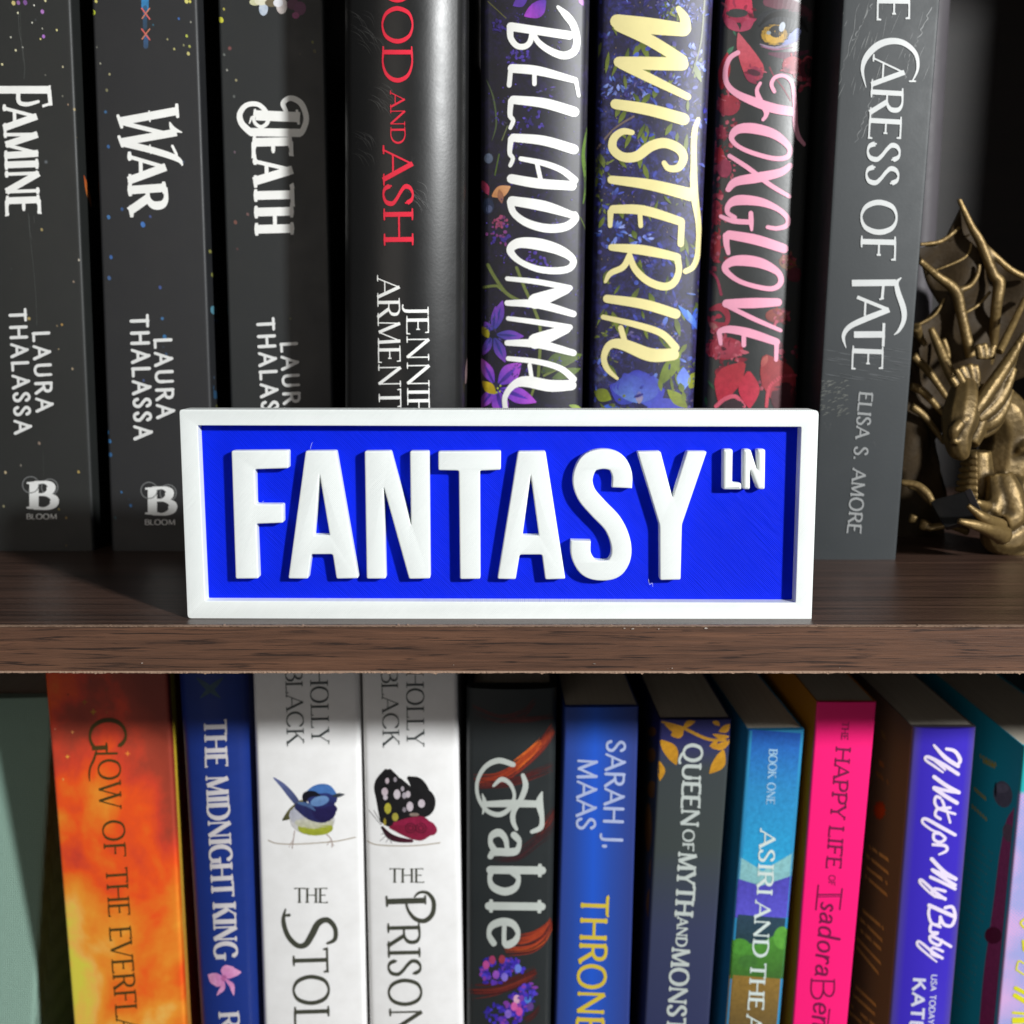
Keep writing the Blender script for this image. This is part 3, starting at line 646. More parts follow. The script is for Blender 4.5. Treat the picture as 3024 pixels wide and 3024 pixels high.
def a5(i):
    rr = random.Random(5)
    for _ in range(150):
        x, y = rr.uniform(300, 1010), rr.uniform(0, 2900); p = h3([(x, y)])[0]
        r = rr.uniform(.6, 2.2); i.blob(p[0], p[1], r, r, c(rr.choice(['40308c', '5038a0', '322868', '4a3a70', '5a4ab0'])))
    for cx, cy, r_, cols_ in ((560, 400, 90, ['3c2e88', '4a3898', '33286c']), (640, 850, 110, ['3c2e80', '5040a0', '2c2460']), (420, 1680, 90, ['3a2a80', '7a3a78', '452f90']), (700, 1880, 110, ['3f3088', '5a4098']), (430, 180, 60, ['3a2c80', '2e2260']), (430, 1600, 60, ['8a3a5c', 'a0486a', '6a2f60'])):
        for _ in range(26):
            a = rr.uniform(0, 6.28); d = r_ * rr.random() ** .6; p = h3([(cx + d * math.cos(a), cy + d * math.sin(a))])[0]
            i.blob(p[0], p[1], rr.uniform(2, 6), rr.uniform(2, 6), c(rr.choice(cols_)))
    for _ in range(26):
        x, y = rr.uniform(330, 1000), rr.uniform(0, 2900); p = h3([(x, y)])[0]
        cluster(i, p[0], p[1], rr.uniform(12, 26), 10, ['3a2c80', '4c3c98', '2a2258', '5c4aa8', '3c2a60', '40482c'], rr, (.1, .22))
    for pts, wd, h in (([(330, 570), (380, 700), (400, 880), (370, 1000)], 5, '4c5a3a'), ([(480, 900), (440, 1000)], 12, '5f6642'), ([(1050, 900), (1020, 1100), (1040, 1300), (1020, 1450)], 10, '5c7a30'), ([(420, 1100), (390, 1250)], 14, '4c6028'), ([(340, 10), (470, 130)], 10, '5c5c30'), ([(1000, 1550), (1040, 1640)], 8, '6a7a3c')):
        i.curve(h3(pts), [wd * .3] + [wd] * (len(pts) - 2) + [wd * .3], c(h))
    for pts, wd in (([(340, 440), (390, 530), (470, 640), (570, 700)], 10), ([(310, 600), (400, 590), (440, 620)], 8), ([(545, 460), (600, 600), (680, 780), (715, 920), (700, 1230)], 9), ([(700, 1230), (640, 1400)], 7), ([(740, 1230), (900, 1150), (990, 1100)], 7)):
        i.curve(h8(pts), wd, c('66703a'))
    i.petal(*h8([(720, 1210)])[0], *h8([(1010, 1080)])[0], 46, c('3c4a2c'), c('56682f'), .1); i.petal(*h8([(800, 1250)])[0], *h8([(1000, 1180)])[0], 30, c('4a5a34'), c('5f7232'))
    i.petal(*h8([(920, 1440)])[0], *h8([(1015, 1475)])[0], 16, c('7d9440'), c('a0b058'))
    i.petal(*h3([(750, 0)])[0], *h3([(600, 115)])[0], 46, c('4a2a9c'), c('a040b8'), .1); i.petal(*h3([(620, -10)])[0], *h3([(520, 40)])[0], 30, c('4a2f8c'), c('5c36a0'))
    i.petal(*h3([(990, -20)])[0], *h3([(1020, 40)])[0], 14, c('8a40a0'), c('a85cc0'))
    p = h3([(345, 1130), (430, 1370), (320, 1340), (340, 1470), (350, 1490)])
    i.blob(*p[0], 13, 15, c('5a6478')); i.petal(*h3([(370, 1400)])[0], *h3([(500, 1330)])[0], 34, c('c08050'), c('d8a070')); i.petal(*h3([(300, 1290)])[0], *h3([(345, 1390)])[0], 22, c('b03a5a'), c('8c2f50'))
    i.blob(*p[3], 18, 24, c('232c44')); i.blob(*p[4], 9, 11, c('4a5270')); i.petal(*h3([(420, 1350)])[0], *h3([(440, 1450)])[0], 18, c('a8704a'), c('8a5a50'))
    flower(i, h8, 2.415, 375, 935, [(70, -240, 80), (-60, -90, 60), (220, 15, 75), (90, 200, 80), (-70, 150, 60), (20, -200, 50)], '2e3c90', '7840b0', '1c1c2c', 30)
    i.petal(*h8([(345, 960)])[0], *h8([(300, 880)])[0], 22, c('8c8420'), c('a89a28'))
    flower(i, h8, 2.415, 395, 1310, [(180, -170, 130), (-100, -200, 80), (290, 110, 110), (60, 220, 120), (-110, 150, 80)], '5a38b8', 'b050c8', '2a2840', 34)
    i.petal(*h8([(395, 1360)])[0], *h8([(300, 1270)])[0], 30, c('a8921c'), c('d0b428'))
    for dx, dy in ((0, 0), (20, -18), (16, 22), (-8, 30)): p = h8([(410 + dx, 1320 + dy)])[0]; i.blob(p[0], p[1], 3, 3, c('a8b83a'))
art(b5, a5)
# ------- 6 wisteria
mb6 = floral('blue_wisteria_print', '232238', [(.3, '1f1e30'), (.45, '2c2858'), (.55, '3a3c90'), (.64, '48508a'), (.75, '6a6a5a')], 85, .46)
b6 = Book('blue violet floral hardcover titled in yellow brush lettering, between the white and pink lettered ones', .099, [(1772, 0), (1743, 1209)], [(2114, 0), (2055, 1200)], mb6, .245, bulge=.0036, corner=.003, hard=True, depth=.15, group=GU)
m_yel = plain('e8dc9c', .4); W5 = []
q(h3, [(1700, 62), (1742, 130), (1748, 205)], [40, 70, 84]); q(h3, [(1735, 212), (1500, 185), (1262, 152)], [96, 116, 100]); q(h3, [(1275, 185), (1500, 290), (1725, 430)], [80, 84, 80]); q(h3, [(1725, 458), (1500, 452), (1275, 442)], [92, 94, 76]); q(h3, [(1290, 458), (1500, 560), (1765, 690)], [66, 66, 50])
q(h3, [(1250, 742), (1500, 785), (1735, 850)], [72, 84, 86])
q(h3, [(1368, 945), (1300, 938), (1240, 985), (1232, 1060), (1300, 1118), (1400, 1115), (1500, 1045), (1600, 1020), (1700, 1060), (1735, 1125), (1700, 1195), (1630, 1200), (1597, 1162)], [38, 48, 56, 62, 66, 72, 74, 72, 68, 62, 54, 46, 36])
q(h3, [(1222, 1282), (1500, 1318), (1790, 1390)], [58, 78, 92]); q(h3, [(1840, 850), (1812, 950), (1808, 1150), (1812, 1380), (1842, 1600), (1838, 1800), (1805, 1900), (1750, 1935)], [30, 42, 44, 56, 40, 40, 40, 40])
q(h3, [(1232, 1492), (1450, 1500), (1715, 1580)], [58, 70, 60]); q(h3, [(1215, 1510), (1212, 1610)], [44, 32]); q(h3, [(1425, 1530), (1430, 1610)], 34); q(h3, [(1722, 1590), (1715, 1740)], 46)
q(h8, [(1222, 315), (1450, 335), (1690, 385)], [48, 72, 56]); q(h8, [(1690, 385), (1702, 480), (1668, 565), (1595, 595), (1480, 555), (1390, 470), (1350, 370)], [50, 46, 52, 56, 54, 48, 40]); q(h8, [(1350, 375), (1305, 455), (1215, 500), (1178, 560)], [44, 44, 40, 22])
q(h8, [(1190, 682), (1450, 720), (1680, 790)], [58, 72, 70]); q(h8, [(1162, 812), (1400, 868), (1580, 930), (1680, 1030)], [34, 46, 50, 54]); q(h8, [(1288, 890), (1320, 1000)], 40)
q(h8, [(1662, 1078), (1500, 1082), (1310, 1010), (1212, 1010), (1168, 1095), (1190, 1180), (1262, 1250)], [84, 96, 80, 56, 44, 40, 22])
hand(b6, m_yel, W5, 2.415)
def a6(i):
    rr = random.Random(6)
    for _ in range(210):
        x, y = rr.uniform(1110, 1890), rr.uniform(-20, 2900)
        x -= (y / 2900) * 60; p = h3([(x, y)])[0]
        a = rr.uniform(0, 3.1)
        i.blob(p[0], p[1], rr.uniform(2, 7), rr.uniform(5, 15), c(rr.choice(['343a8c', '3f46a8', '4a58c0', '2c2c70', '5068c8', '3c3480', '564c9c', '6a86d0', '2a2860'])), c(rr.choice(['2c2c6a', '4450a8'])), a)
    for _ in range(95):
        x, y = rr.uniform(1110, 1880), rr.uniform(0, 2900); p = h3([(x, y)])[0]
        i.petal(p[0], p[1], p[0] + rr.uniform(-30, 30), p[1] + rr.uniform(24, 64), rr.uniform(8, 20), c(rr.choice(['4c5a22', '5f6a28', '3a4a20', '4a5030'])), c('6c7a30'))
    for _ in range(34):
        x, y = rr.uniform(1120, 1870), rr.uniform(0, 2900); x -= y / 2900 * 50; p = h3([(x, y)])[0]
        cluster(i, p[0], p[1], rr.uniform(16, 32), 11, rr.choice([['3c4ab0', '5468c8', '2c3488', '7088d8', '4c3c98'], ['4c5a28', '6a7432', '3a4620', '7c8440'], ['3a3478', '56508c', '6c6484', '2c2860']]), rr, (.12, .3))
    for _ in range(220):
        x, y = rr.uniform(1110, 1880), rr.uniform(0, 2900); p = h3([(x, y)])[0]
        i.blob(p[0], p[1], 1, 1.8, c(rr.choice(['8a7a60', 'a08a60', '6a6480'])))
    for x, y, rx, ry, h, h2 in ((1650, 40, 26, 60, '4a50c8', '3038a0'), (1760, 30, 50, 50, '5070d0', '3c46b0'), (1870, 850, 40, 90, '5a60d8', '3c3cb0'), (1640, 600, 20, 60, '4a58c0', '3a3c90'), (1270, 600, 60, 70, '4f6cb8', '3a4c98'), (1400, 620, 70, 40, '4458b0', '3c4ca0'), (1230, 1640, 80, 60, '3a58b0', '3048a0'), (1430, 1680, 90, 60, '3c4ab0', '3438a0'), (1820, 420, 50, 80, '4858b8', '5470c8')):
        p = h3([(x, y)])[0]; cluster(i, p[0], p[1], max(rx, ry) / 2.1, 16, [h, h2, '7088d8', '2a2a70', '8a98dc'], rr)
    i.curve(h3([(1885, 0), (1860, 300), (1800, 520)]), 5, c('5c5f44')); i.curve(h3([(1380, 830), (1240, 920), (1120, 1060)]), 6, c('6c5c58'))
    for a_, b_, w_, h1_, h2_ in (((1700, 730), (1850, 900), 20, '4a80d8', '3a58b8'), ((1760, 760), (1830, 900), 14, '6a9ce8', '3a60c0'), ((1800, 900), (1870, 700), 30, '3050b0', '3c60c8'), ((1560, 1300), (1720, 1050), 40, '5a6a24', '7a8a34')):
        i.petal(*h8([a_])[0], *h8([b_])[0], w_, c(h1_), c(h2_))
    # big blue bloom at the foot
    for a_, b_, w_, h1_, h2_ in (((1410, 1400), (1210, 1300), 74, '3c48a0', '3a3ca8'), ((1410, 1400), (1600, 1330), 84, '4a58b8', '3a3ca8'), ((1415, 1420), (1400, 1190), 150, '5c78c0', '34349c'), ((1415, 1420), (1310, 1215), 80, '6484c8', '3a3ca0'), ((1415, 1420), (1510, 1215), 80, '5a70c0', '3a3ca0'), ((1420, 1430), (1420, 1340), 22, '9a8a90', '6a6cae')):
        i.petal(*h8([a_])[0], *h8([b_])[0], w_, c(h1_), c(h2_))
    for a_, b_, w_, h1_, h2_ in (((1130, 1480), (1280, 1460), 30, '4468c8', '3850b0'), ((1450, 1500), (1750, 1450), 70, '4a50b8', '3a3ca0'), ((1100, 1340), (1220, 1400), 40, '5a6224', '84902c'), ((1760, 1460), (1620, 1330), 34, '6a7428', '84902c'), ((1780, 1320), (1840, 1200), 40, '7c842c', '8c9430'), ((1735, 1330), (1735, 1170), 40, '7090e0', '5a70d0')):
        i.petal(*h8([a_])[0], *h8([b_])[0], w_, c(h1_), c(h2_))
art(b6, a6)
# ------- 7 foxglove
k4 = at(1900, 0, 3.22); kb = at(1900, 600, 3.22)
mb7 = cover_mat('charcoal_floral_jacket', '2e3030', .36, None, .06, .6)
b7 = Book('charcoal hardcover with red bell flowers and pink brush lettering, below a painted eye', .106, [(2136, 0), (2083, 1200)], [(2420, 0), (2362, 1200)], mb7, .245, bulge=.003, corner=.003, hard=True, depth=.15, group=GU)
m_pink = plain('e9a0b8', .4); W5 = []
q(k4, [(900, 500), (825, 550), (782, 660), (792, 790), (880, 885), (1050, 965), (1240, 1030), (1420, 1062)], [44, 46, 46, 52, 62, 84, 92, 84])
q(k4, [(1245, 870), (1218, 800), (1255, 735), (1340, 722), (1415, 795), (1442, 1000), (1445, 1180), (1475, 1300), (1530, 1372)], [36, 38, 36, 36, 38, 44, 48, 46, 34])
q(k4, [(1112, 790), (1080, 860), (1110, 960), (1165, 1045), (1165, 1100), (1138, 1138)], [30, 38, 60, 60, 40, 32])
q(k4, [(838, 1310), (900, 1230), (1050, 1222), (1250, 1280), (1385, 1400), (1370, 1490), (1250, 1508), (1050, 1458), (900, 1390)], [52, 84, 100, 86, 54, 48, 46, 44, 42], 1)
q(k4, [(808, 1800), (880, 1728), (1090, 1688), (1300, 1640), (1395, 1575)], [54, 80, 96, 76, 52]); q(k4, [(818, 1482), (1000, 1600), (1200, 1755), (1388, 1868)], [40, 46, 46, 38])
q(kb, [(1182, 228), (1270, 240), (1360, 212), (1370, 140), (1270, 50), (1100, -15), (900, -28), (812, 20), (802, 90), (870, 135)], [38, 42, 46, 48, 54, 84, 96, 60, 44, 40]); q(kb, [(735, 125), (850, 168), (1010, 180)], [36, 50, 50]); q(kb, [(1022, 95), (1025, 180), (1030, 255)], [44, 48, 26])
q(kb, [(815, 300), (1080, 350), (1335, 432)], [84, 98, 88]); q(kb, [(788, 310), (790, 390), (808, 475)], [66, 56, 40])
q(kb, [(778, 630), (830, 560), (960, 545), (1130, 575), (1280, 660), (1305, 755), (1230, 812), (1080, 795), (900, 735)], [62, 86, 104, 96, 62, 54, 48, 46, 46], 1)
q(kb, [(790, 955), (1040, 950), (1280, 942)], [80, 98, 76]); q(kb, [(770, 962), (1040, 1095), (1305, 1210)], [40, 46, 36])
q(kb, [(730, 1215), (820, 1200), (1010, 1235), (1265, 1320)], [50, 72, 84, 70]); q(kb, [(722, 1230), (735, 1335)], [50, 36]); q(kb, [(955, 1260), (955, 1350)], 44); q(kb, [(1268, 1320), (1262, 1490)], [48, 36])
hand(b7, m_pink, W5, 3.22)
def a7(i):
    rq = random.Random(23)
    def B(f, x, y, rx, ry, h, h2=None, ang=0):
        p = f([(x, y)])[0]; i.blob(p[0], p[1], rx / 3.22, ry / 3.22, c(h), c(h2 or h), ang)
        if rx >= 44 and h[0] in '6789a' and h[2] in '234': cluster(i, p[0], p[1], max(rx, ry) / 3.22, 12, [h, h2 or h, 'a84a5c', '5a1c28', 'b8606c', '7a2434'], rq, (.1, .28))
    def Pt(f, a_, b_, w_, h, h2, bend=0): i.petal(*f([a_])[0], *f([b_])[0], w_ / 3.22, c(h), c(h2), bend)
    # brow and eye
    i.curve(k4([(1180, 20), (1400, 60), (1600, 160)]), [26, 40, 30], c('6a3a48'), True, c('4a2c34')); B(k4, 1330, 200, 260, 120, '2a2c2f')
    i.curve(k4([(1200, 510), (1380, 530), (1560, 490)]), [8, 22, 8], c('5a2f42')); 
    i.curve(k4([(1110, 420), (1260, 452), (1480, 380)]), [3, 8, 4], c('8c7484'), True, c('8a80a0'))
    i.curve(k4([(1330, 420), (1420, 360), (1470, 300)]), [6, 26, 20], c('6c74a0'), True, c('8c98cc'))
    B(k4, 1245, 330, 140, 115, '1c1c1c'); B(k4, 1245, 330, 126, 100, '8a6a1c', 'a88428'); B(k4, 1250, 350, 90, 62, 'b89030', 'c49a38'); B(k4, 1262, 300, 66, 58, '151617'); B(k4, 1320, 255, 48, 28, 'b4bcc8', None, -1.3); B(k4, 1192, 312, 22, 18, '8f9698')
    i.curve(k4([(1100, 250), (1200, 160), (1330, 130), (1480, 180), (1560, 300)]), [4, 14, 18, 16, 6], c('141414')); i.curve(k4([(1120, 440), (1250, 470), (1420, 450)]), [2, 5, 3], c('8c5a74'))
    # loose petals behind the bells
    rr = random.Random(17)
    for x, y in ((2130, 290), (2140, 360), (2135, 420), (2120, 480), (2118, 560), (2112, 640), (2105, 720), (2100, 770), (2340, 200), (2370, 240), (2330, 770), (2310, 930), (2100, 960), (2110, 1030), (2150, 1040), (2330, 1040), (2200, 1130), (2260, 1130), (2320, 1150)):
        cluster(i, x, y, rr.uniform(20, 38), 9, ['7c2030', '94283c', 'a84458', '4c1c28', '8c4456', '5a2430', 'b05a68'], rr, (.25, .6))
    # bell flowers
    i.curve(k4([(905, -20), (905, 90), (895, 180)]), [76, 84, 90], c('c03a52'), False, c('b43a54')); B(k4, 900, 150, 150, 66, '96304a'); B(k4, 890, 125, 105, 42, '3a3e3e'); Pt(k4, (760, 170), (920, 300), 90, '9a3550', 'a84860'); Pt(k4, (1050, 180), (920, 300), 90, '9a3550', 'a84860')
    i.curve(k4([(905, 320), (940, 430), (1000, 560), (1050, 660)]), [6, 34, 54, 62], c('c0606c'), True, c('b03a48')); B(k4, 1050, 700, 90, 70, '8a3048', None, .3); B(k4, 1050, 690, 66, 30, '4a2430', None, .3); Pt(k4, (960, 700), (1080, 800), 60, '8c3048', '7a2c40')
    B(k4, 1420, 620, 100, 84, 'a83240', '7a2838'); B(k4, 1570, 660, 84, 120, '50202c'); B(k4, 1590, 650, 60, 90, '1c1818'); i.curve(k4([(1520, 580), (1560, 540), (1630, 580), (1640, 700), (1580, 790), (1520, 820)]), 6, c('9c3c48'))
    Pt(k4, (740, 850), (800, 500), 110, '98202c', 'a83040'); B(k4, 810, 1000, 110, 100, '98303c', '8a3040'); B(k4, 740, 1260, 50, 60, '82283c'); B(k4, 720, 1480, 50, 80, '90202c'); B(k4, 770, 1600, 70, 90, '843048')
    Pt(k4, (790, 520), (860, 440), 40, '3c6a50', '4c7a60'); Pt(k4, (850, 280), (880, 340), 20, '3a6450', '406a54')
    i.curve(k4([(1200, 640), (1240, 720), (1330, 840), (1400, 960)]), 4, c('7a2c3c'))
    B(kb, 690, 90, 60, 120, '8a2838'); B(kb, 685, 420, 50, 150, '93242f', '7c2430'); i.curve(kb([(640, 650), (700, 720), (740, 870)]), 8, c('8a3048')); B(kb, 1370, 560, 80, 70, '7a3a30', '6a5030'); B(kb, 1270, 1070, 110, 70, '8a3c2c', '6a2c2c'); B(kb, 1440, 680, 80, 70, '5a2430')
    i.curve(kb([(640, 1010), (740, 990), (800, 1070), (780, 1150), (660, 1140), (620, 1090)]), [10, 24, 16, 12, 14, 10], c('8c2c3c')); Pt(kb, (620, 1130), (720, 1220), 60, '9a5058', 'a07068')
    B(kb, 760, 1380, 190, 110, '8c3040', '9a2838'); B(kb, 800, 1400, 120, 80, 'a04050', '8a2f40')
    Pt(kb, (960, 1520), (720, 1900), 240, '9c3038', 'b02c40', -.1); Pt(kb, (1000, 1600), (1010, 1950), 200, 'a82c3c', 'b83048'); i.curve(kb([(690, 1932), (780, 1860), (880, 1840), (960, 1932)]), [12, 12, 12, 10], c('c8586c')); B(kb, 850, 1930, 110, 66, '3a2c30')
    Pt(kb, (1150, 1450), (1320, 1950), 330, '8c302f', '982c3c', .1); i.curve(kb([(1170, 1932), (1200, 1750), (1320, 1650), (1450, 1640)]), [10, 10, 10, 8], c('b84050')); B(kb, 1350, 1850, 140, 150, '4a2028'); Pt(kb, (1180, 1450), (1120, 1560), 60, 'a85a50', '9a3c40')
    Pt(kb, (610, 1680), (680, 1780), 26, '335a3c', '2c4a38'); Pt(kb, (590, 1840), (600, 1930), 30, '2c7040', '2c5038')
art(b7, a7)
# ------- 8 caress of fate
mb8 = cover_mat('scuffed_grey_black_cover', '2c3032', .5, None, .3, .4)
b8 = Book('grey black paperback in silver serif capitals, its foot beside the right end of the sign', .092, [(2491, 0), (2395, 1650)], [(2777, 0), (2646, 1655)], mb8, .24, bulge=.0003, corner=.0005, group=GU)
p5 = at(2324, 0, 2.76); p2 = at(2424, 500, 3.22); p3 = at(2324, 1000, 2.76)
i = b8.ink(); kw = dict(T=.155, t=.055, serif=.09)
i.text('THE', p5([(742, -560)])[0], p5([(733, 168)])[0], 97, **kw)
i.curve(p5([(1020, 665), (1066, 560), (1050, 440), (960, 355), (850, 335), (740, 370), (650, 460), (615, 570), (645, 712)]), [3, 8, 12, 16, 19, 20, 17, 10, 2]); i.curve(p5([(1000, 662), (1045, 662)]), 5)
i.text('ARESS', p5([(700, 462)])[0], p5([(640, 1512)])[0], 96, **kw)
i.text('OF', p2([(390, 295)])[0], p2([(375, 862)])[0], 104, **kw)
PX = lambda pts, wd: i.curve(p2(pts), [x / 3.22 for x in wd] if isinstance(wd, list) else wd / 3.22, cap=False)
PX([(295, 1082), (715, 1078)], 62); PX([(765, 1030), (722, 1080), (735, 1170), (785, 1320), (790, 1430), (745, 1530), (695, 1575)], [10, 36, 50, 54, 44, 30, 6]); PX([(595, 1100), (582, 1235)], 26); PX([(555, 1238), (600, 1225)], 16)
PX([(345, 1215), (640, 1335)], 34); PX([(650, 1335), (420, 1425), (270, 1500), (215, 1590), (240, 1700)], [50, 56, 48, 34, 6]); PX([(425, 1250), (418, 1395)], 20)
PX([(315, 1572), (610, 1570)], 62); PX([(600, 1462), (592, 1685)], 26)
i.text('E', p2([(300, 1690)])[0], p2([(292, 1905)])[0], 92, **kw)
i.build('title_lettering', plain('c6c8c7', .35), b8.root)
i = b8.ink(); i.text('ELISA S. AMORE', p3([(590, 432)])[0], p3([(490, 1582)])[0], 40, T=.17, t=.12, serif=.04); i.build('author_lettering', plain('8e9090', .4), b8.root)
def a8(i):
    rr = random.Random(8)
    for _ in range(34):
        x, y = rr.uniform(450, 1180), rr.uniform(0, 700); p = p5([(x, y)])[0]; L_ = rr.uniform(15, 75); a = rr.uniform(.15, .5)
        i.curve([p, (p[0] - L_ * math.sin(a) * .5, p[1] + L_ * .5), (p[0] - L_ * math.sin(a), p[1] + L_)], [.4, rr.uniform(.8, 2.2), .4], c(rr.choice(['6a6c6c', '787a78', '5a5c5c'])), False)
    for (x0, y0, x1, y1) in ((590, 30, 420, 690), (700, 30, 540, 330), (700, 780, 560, 1160), (760, 800, 600, 1130), (1180, 60, 1040, 380), (1000, 440, 960, 640)):
        pts = [(x0 + (x1 - x0) * t_ + rr.uniform(-12, 12), y0 + (y1 - y0) * t_) for t_ in [j / 14 for j in range(15)]]
        i.curve(p5(pts), [rr.uniform(.5, 3) for _ in pts], c('6e7070'), False)
    for _ in range(70):
        x, y = rr.uniform(260, 480), rr.uniform(350, 640); p = p3([(x, y)])[0]
        i.curve([p, (p[0] + 6, p[1] - 5), (p[0] + 12, p[1] - 4)], [.5, 2, .5], c('62645f'), False)
    for _ in range(50):
        x, y = rr.uniform(270, 900), rr.uniform(60, 330); p = p3([(x, y)])[0]
        i.curve([p, (p[0] + 20, p[1] + 4), (p[0] + 44, p[1] + 7)], [.4, 1.3, .4], c('55585a'), False)
art(b8, a8)
# dim grey hardcover further back, right of the scuffed one
b9 = Book('dim grey rounded book end standing far back between the serif lettered paperback and the dragon', .17, [(2690, 0), (2640, 1200)], [(2835, 0), (2760, 1200)], plain('4a464a', .6), .255, bulge=.008, corner=.004, depth=.09, name='book', group=GU)
b9.root['label'] = 'plain grey rounded book end far back between the silver lettered paperback and dragon'

# ================================================================ lower shelf
ZB = -.268
def ztop(px, py, Y): return onY(px, py, Y).z
s7 = at(0, 1700, 2.76); s4 = at(0, 2324, 2.76); s8 = at(600, 1700, 2.76); s5 = at(600, 2324, 2.76)
t1 = at(1200, 1900, 2.76); t6 = at(1200, 2324, 2.76); t2 = at(1800, 1900, 2.76); t7 = at(1800, 2324, 2.76); t3 = at(2324, 1900, 2.76); t8 = at(2324, 2324, 2.76)
# mint cloth book
m, nt, b = newmat('mint_linen_cloth'); v = coords(nt)
def wave(nt, d, s_):
    w_ = nt.nodes.new('ShaderNodeTexWave'); w_.bands_direction = d; w_.inputs['Scale'].default_value = s_; w_.inputs['Distortion'].default_value = 2.5; w_.inputs['Detail'].default_value = 2
    nt.links.new(coords(nt), w_.inputs['Vector']); return w_.outputs['Fac']
mm = nt.nodes.new('ShaderNodeMath'); mm.operation = 'ADD'; nt.links.new(wave(nt, 'X', 380), mm.inputs[0]); nt.links.new(wave(nt, 'Z', 380), mm.inputs[1])
nt.links.new(mixc(nt, mm.outputs[0], '6f8f80', '93b3a4'), b.inputs['Base Color']); b.inputs['Roughness'].default_value = .9; bump(nt, b, mm.outputs[0], .6, .0004)
m_mint = m
B0 = Book('mint green cloth bound book, leftmost on the lower shelf', .113, [(-420, 2120), (-470, 3024)], [(150, 2120), (95, 3024)], m_mint, ztop(0, 2120, .125), ZB, bulge=.002, corner=.002, hard=True, tilt=.19, group=GLW)
# orange glow
m, nt, b = newmat('fiery_cloud_print'); v = coords(nt, (1, 1, .8))
n = noise(nt, v, 27, 6, .52, .25)
sepx = nt.nodes.new('ShaderNodeSeparateXYZ'); tc = nt.nodes.new('ShaderNodeTexCoord'); nt.links.new(tc.outputs['Object'], sepx.inputs[0])
gz = nt.nodes.new('ShaderNodeMapRange'); gz.inputs[1].default_value = .045; gz.inputs[2].default_value = .22; gz.inputs[3].default_value = .17; gz.inputs[4].default_value = -.2; nt.links.new(sepx.outputs[2], gz.inputs[0])
gx = nt.nodes.new('ShaderNodeMapRange'); gx.inputs[1].default_value = -.02; gx.inputs[2].default_value = .026; gx.inputs[3].default_value = .05; gx.inputs[4].default_value = -.12; nt.links.new(sepx.outputs[0], gx.inputs[0])
ad = nt.nodes.new('ShaderNodeMath'); nt.links.new(n, ad.inputs[0]); nt.links.new(gz.outputs[0], ad.inputs[1])
ad2 = nt.nodes.new('ShaderNodeMath'); nt.links.new(ad.outputs[0], ad2.inputs[0]); nt.links.new(gx.outputs[0], ad2.inputs[1])
nt.links.new(ramp(nt, ad2.outputs[0], [(.14, '8a3626'), (.28, 'a8402c'), (.36, 'd8442a'), (.44, 'f2561c'), (.52, 'ee7a22'), (.6, 'f09830'), (.66, 'f0b454'), (.74, 'dcd04a')]), b.inputs['Base Color']); b.inputs['Roughness'].default_value = .42
B1 = Book('orange and yellow fiery paperback lettered GLOW OF THE EVERFLAME', .102, [(130, 1990), (215, 3024)], [(492, 1990), (545, 3024)], m, -.035, ZB, bulge=.0006, group=GLW)
m_gold = plain('4a3a14', .5, .4); i = B1.ink(); kw = dict(T=.125, t=.06, serif=.07)
i.text('G', s7([(722, 1172)])[0], s7([(738, 1440)])[0], 108, **kw); i.curve(s7([(785, 1452), (960, 1448)]), 7, cap=False); i.curve(s7([(785, 1435), (765, 1500), (738, 1560), (728, 1620), (732, 1675)]), [6, 7, 6, 5, 2])
i.text('OW', s7([(800, 1500)])[0], s7([(812, 1900)])[0], 65, **kw); i.text('OF', s4([(835, 278)])[0], s4([(852, 575)])[0], 64, **kw); i.text('THE', s4([(862, 665)])[0], s4([(888, 1060)])[0], 63, **kw)
i.text('EVERFLAME', s4([(890, 1150)])[0], s4([(980, 2330)])[0], 64, **kw); i.build('title_lettering', m_gold, B1.root)
def aB1(i):
    for x, y, r, h in ((690, 1030, 24, 'a8641c'), (760, 1110, 26, 'c08a20'), (550, 1475, 18, 'f0a840'), (590, 1275, 16, 'e89a58'), (740, 860, 14, '9a4038'), (865, 930, 12, 'a05020'), (1030, 1110, 9, 'c05a40'), (1040, 1450, 22, 'f08838'), (515, 1660, 14, 'f0a050'), (555, 970, 10, '9a3c20'), (450, 1250, 9, 'e89070'), (870, 1115, 9, 'c07030')):
        p = s7([(x, y)])[0]; i.blob(p[0], p[1], r * .25 / 2.76, r / 2.76, c(h)); i.blob(p[0], p[1], r / 2.76, r * .25 / 2.76, c(h)); i.blob(p[0], p[1], r * .45 / 2.76, r * .4 / 2.76, c(h))
art(B1, aB1)
def aB1s(i): i.curve([(503, 1985), (556, 3040)], 25, c('c8b430'), False, c('d08a3c'))
art(B1, aB1s, 'cover_art', B1.side(1))
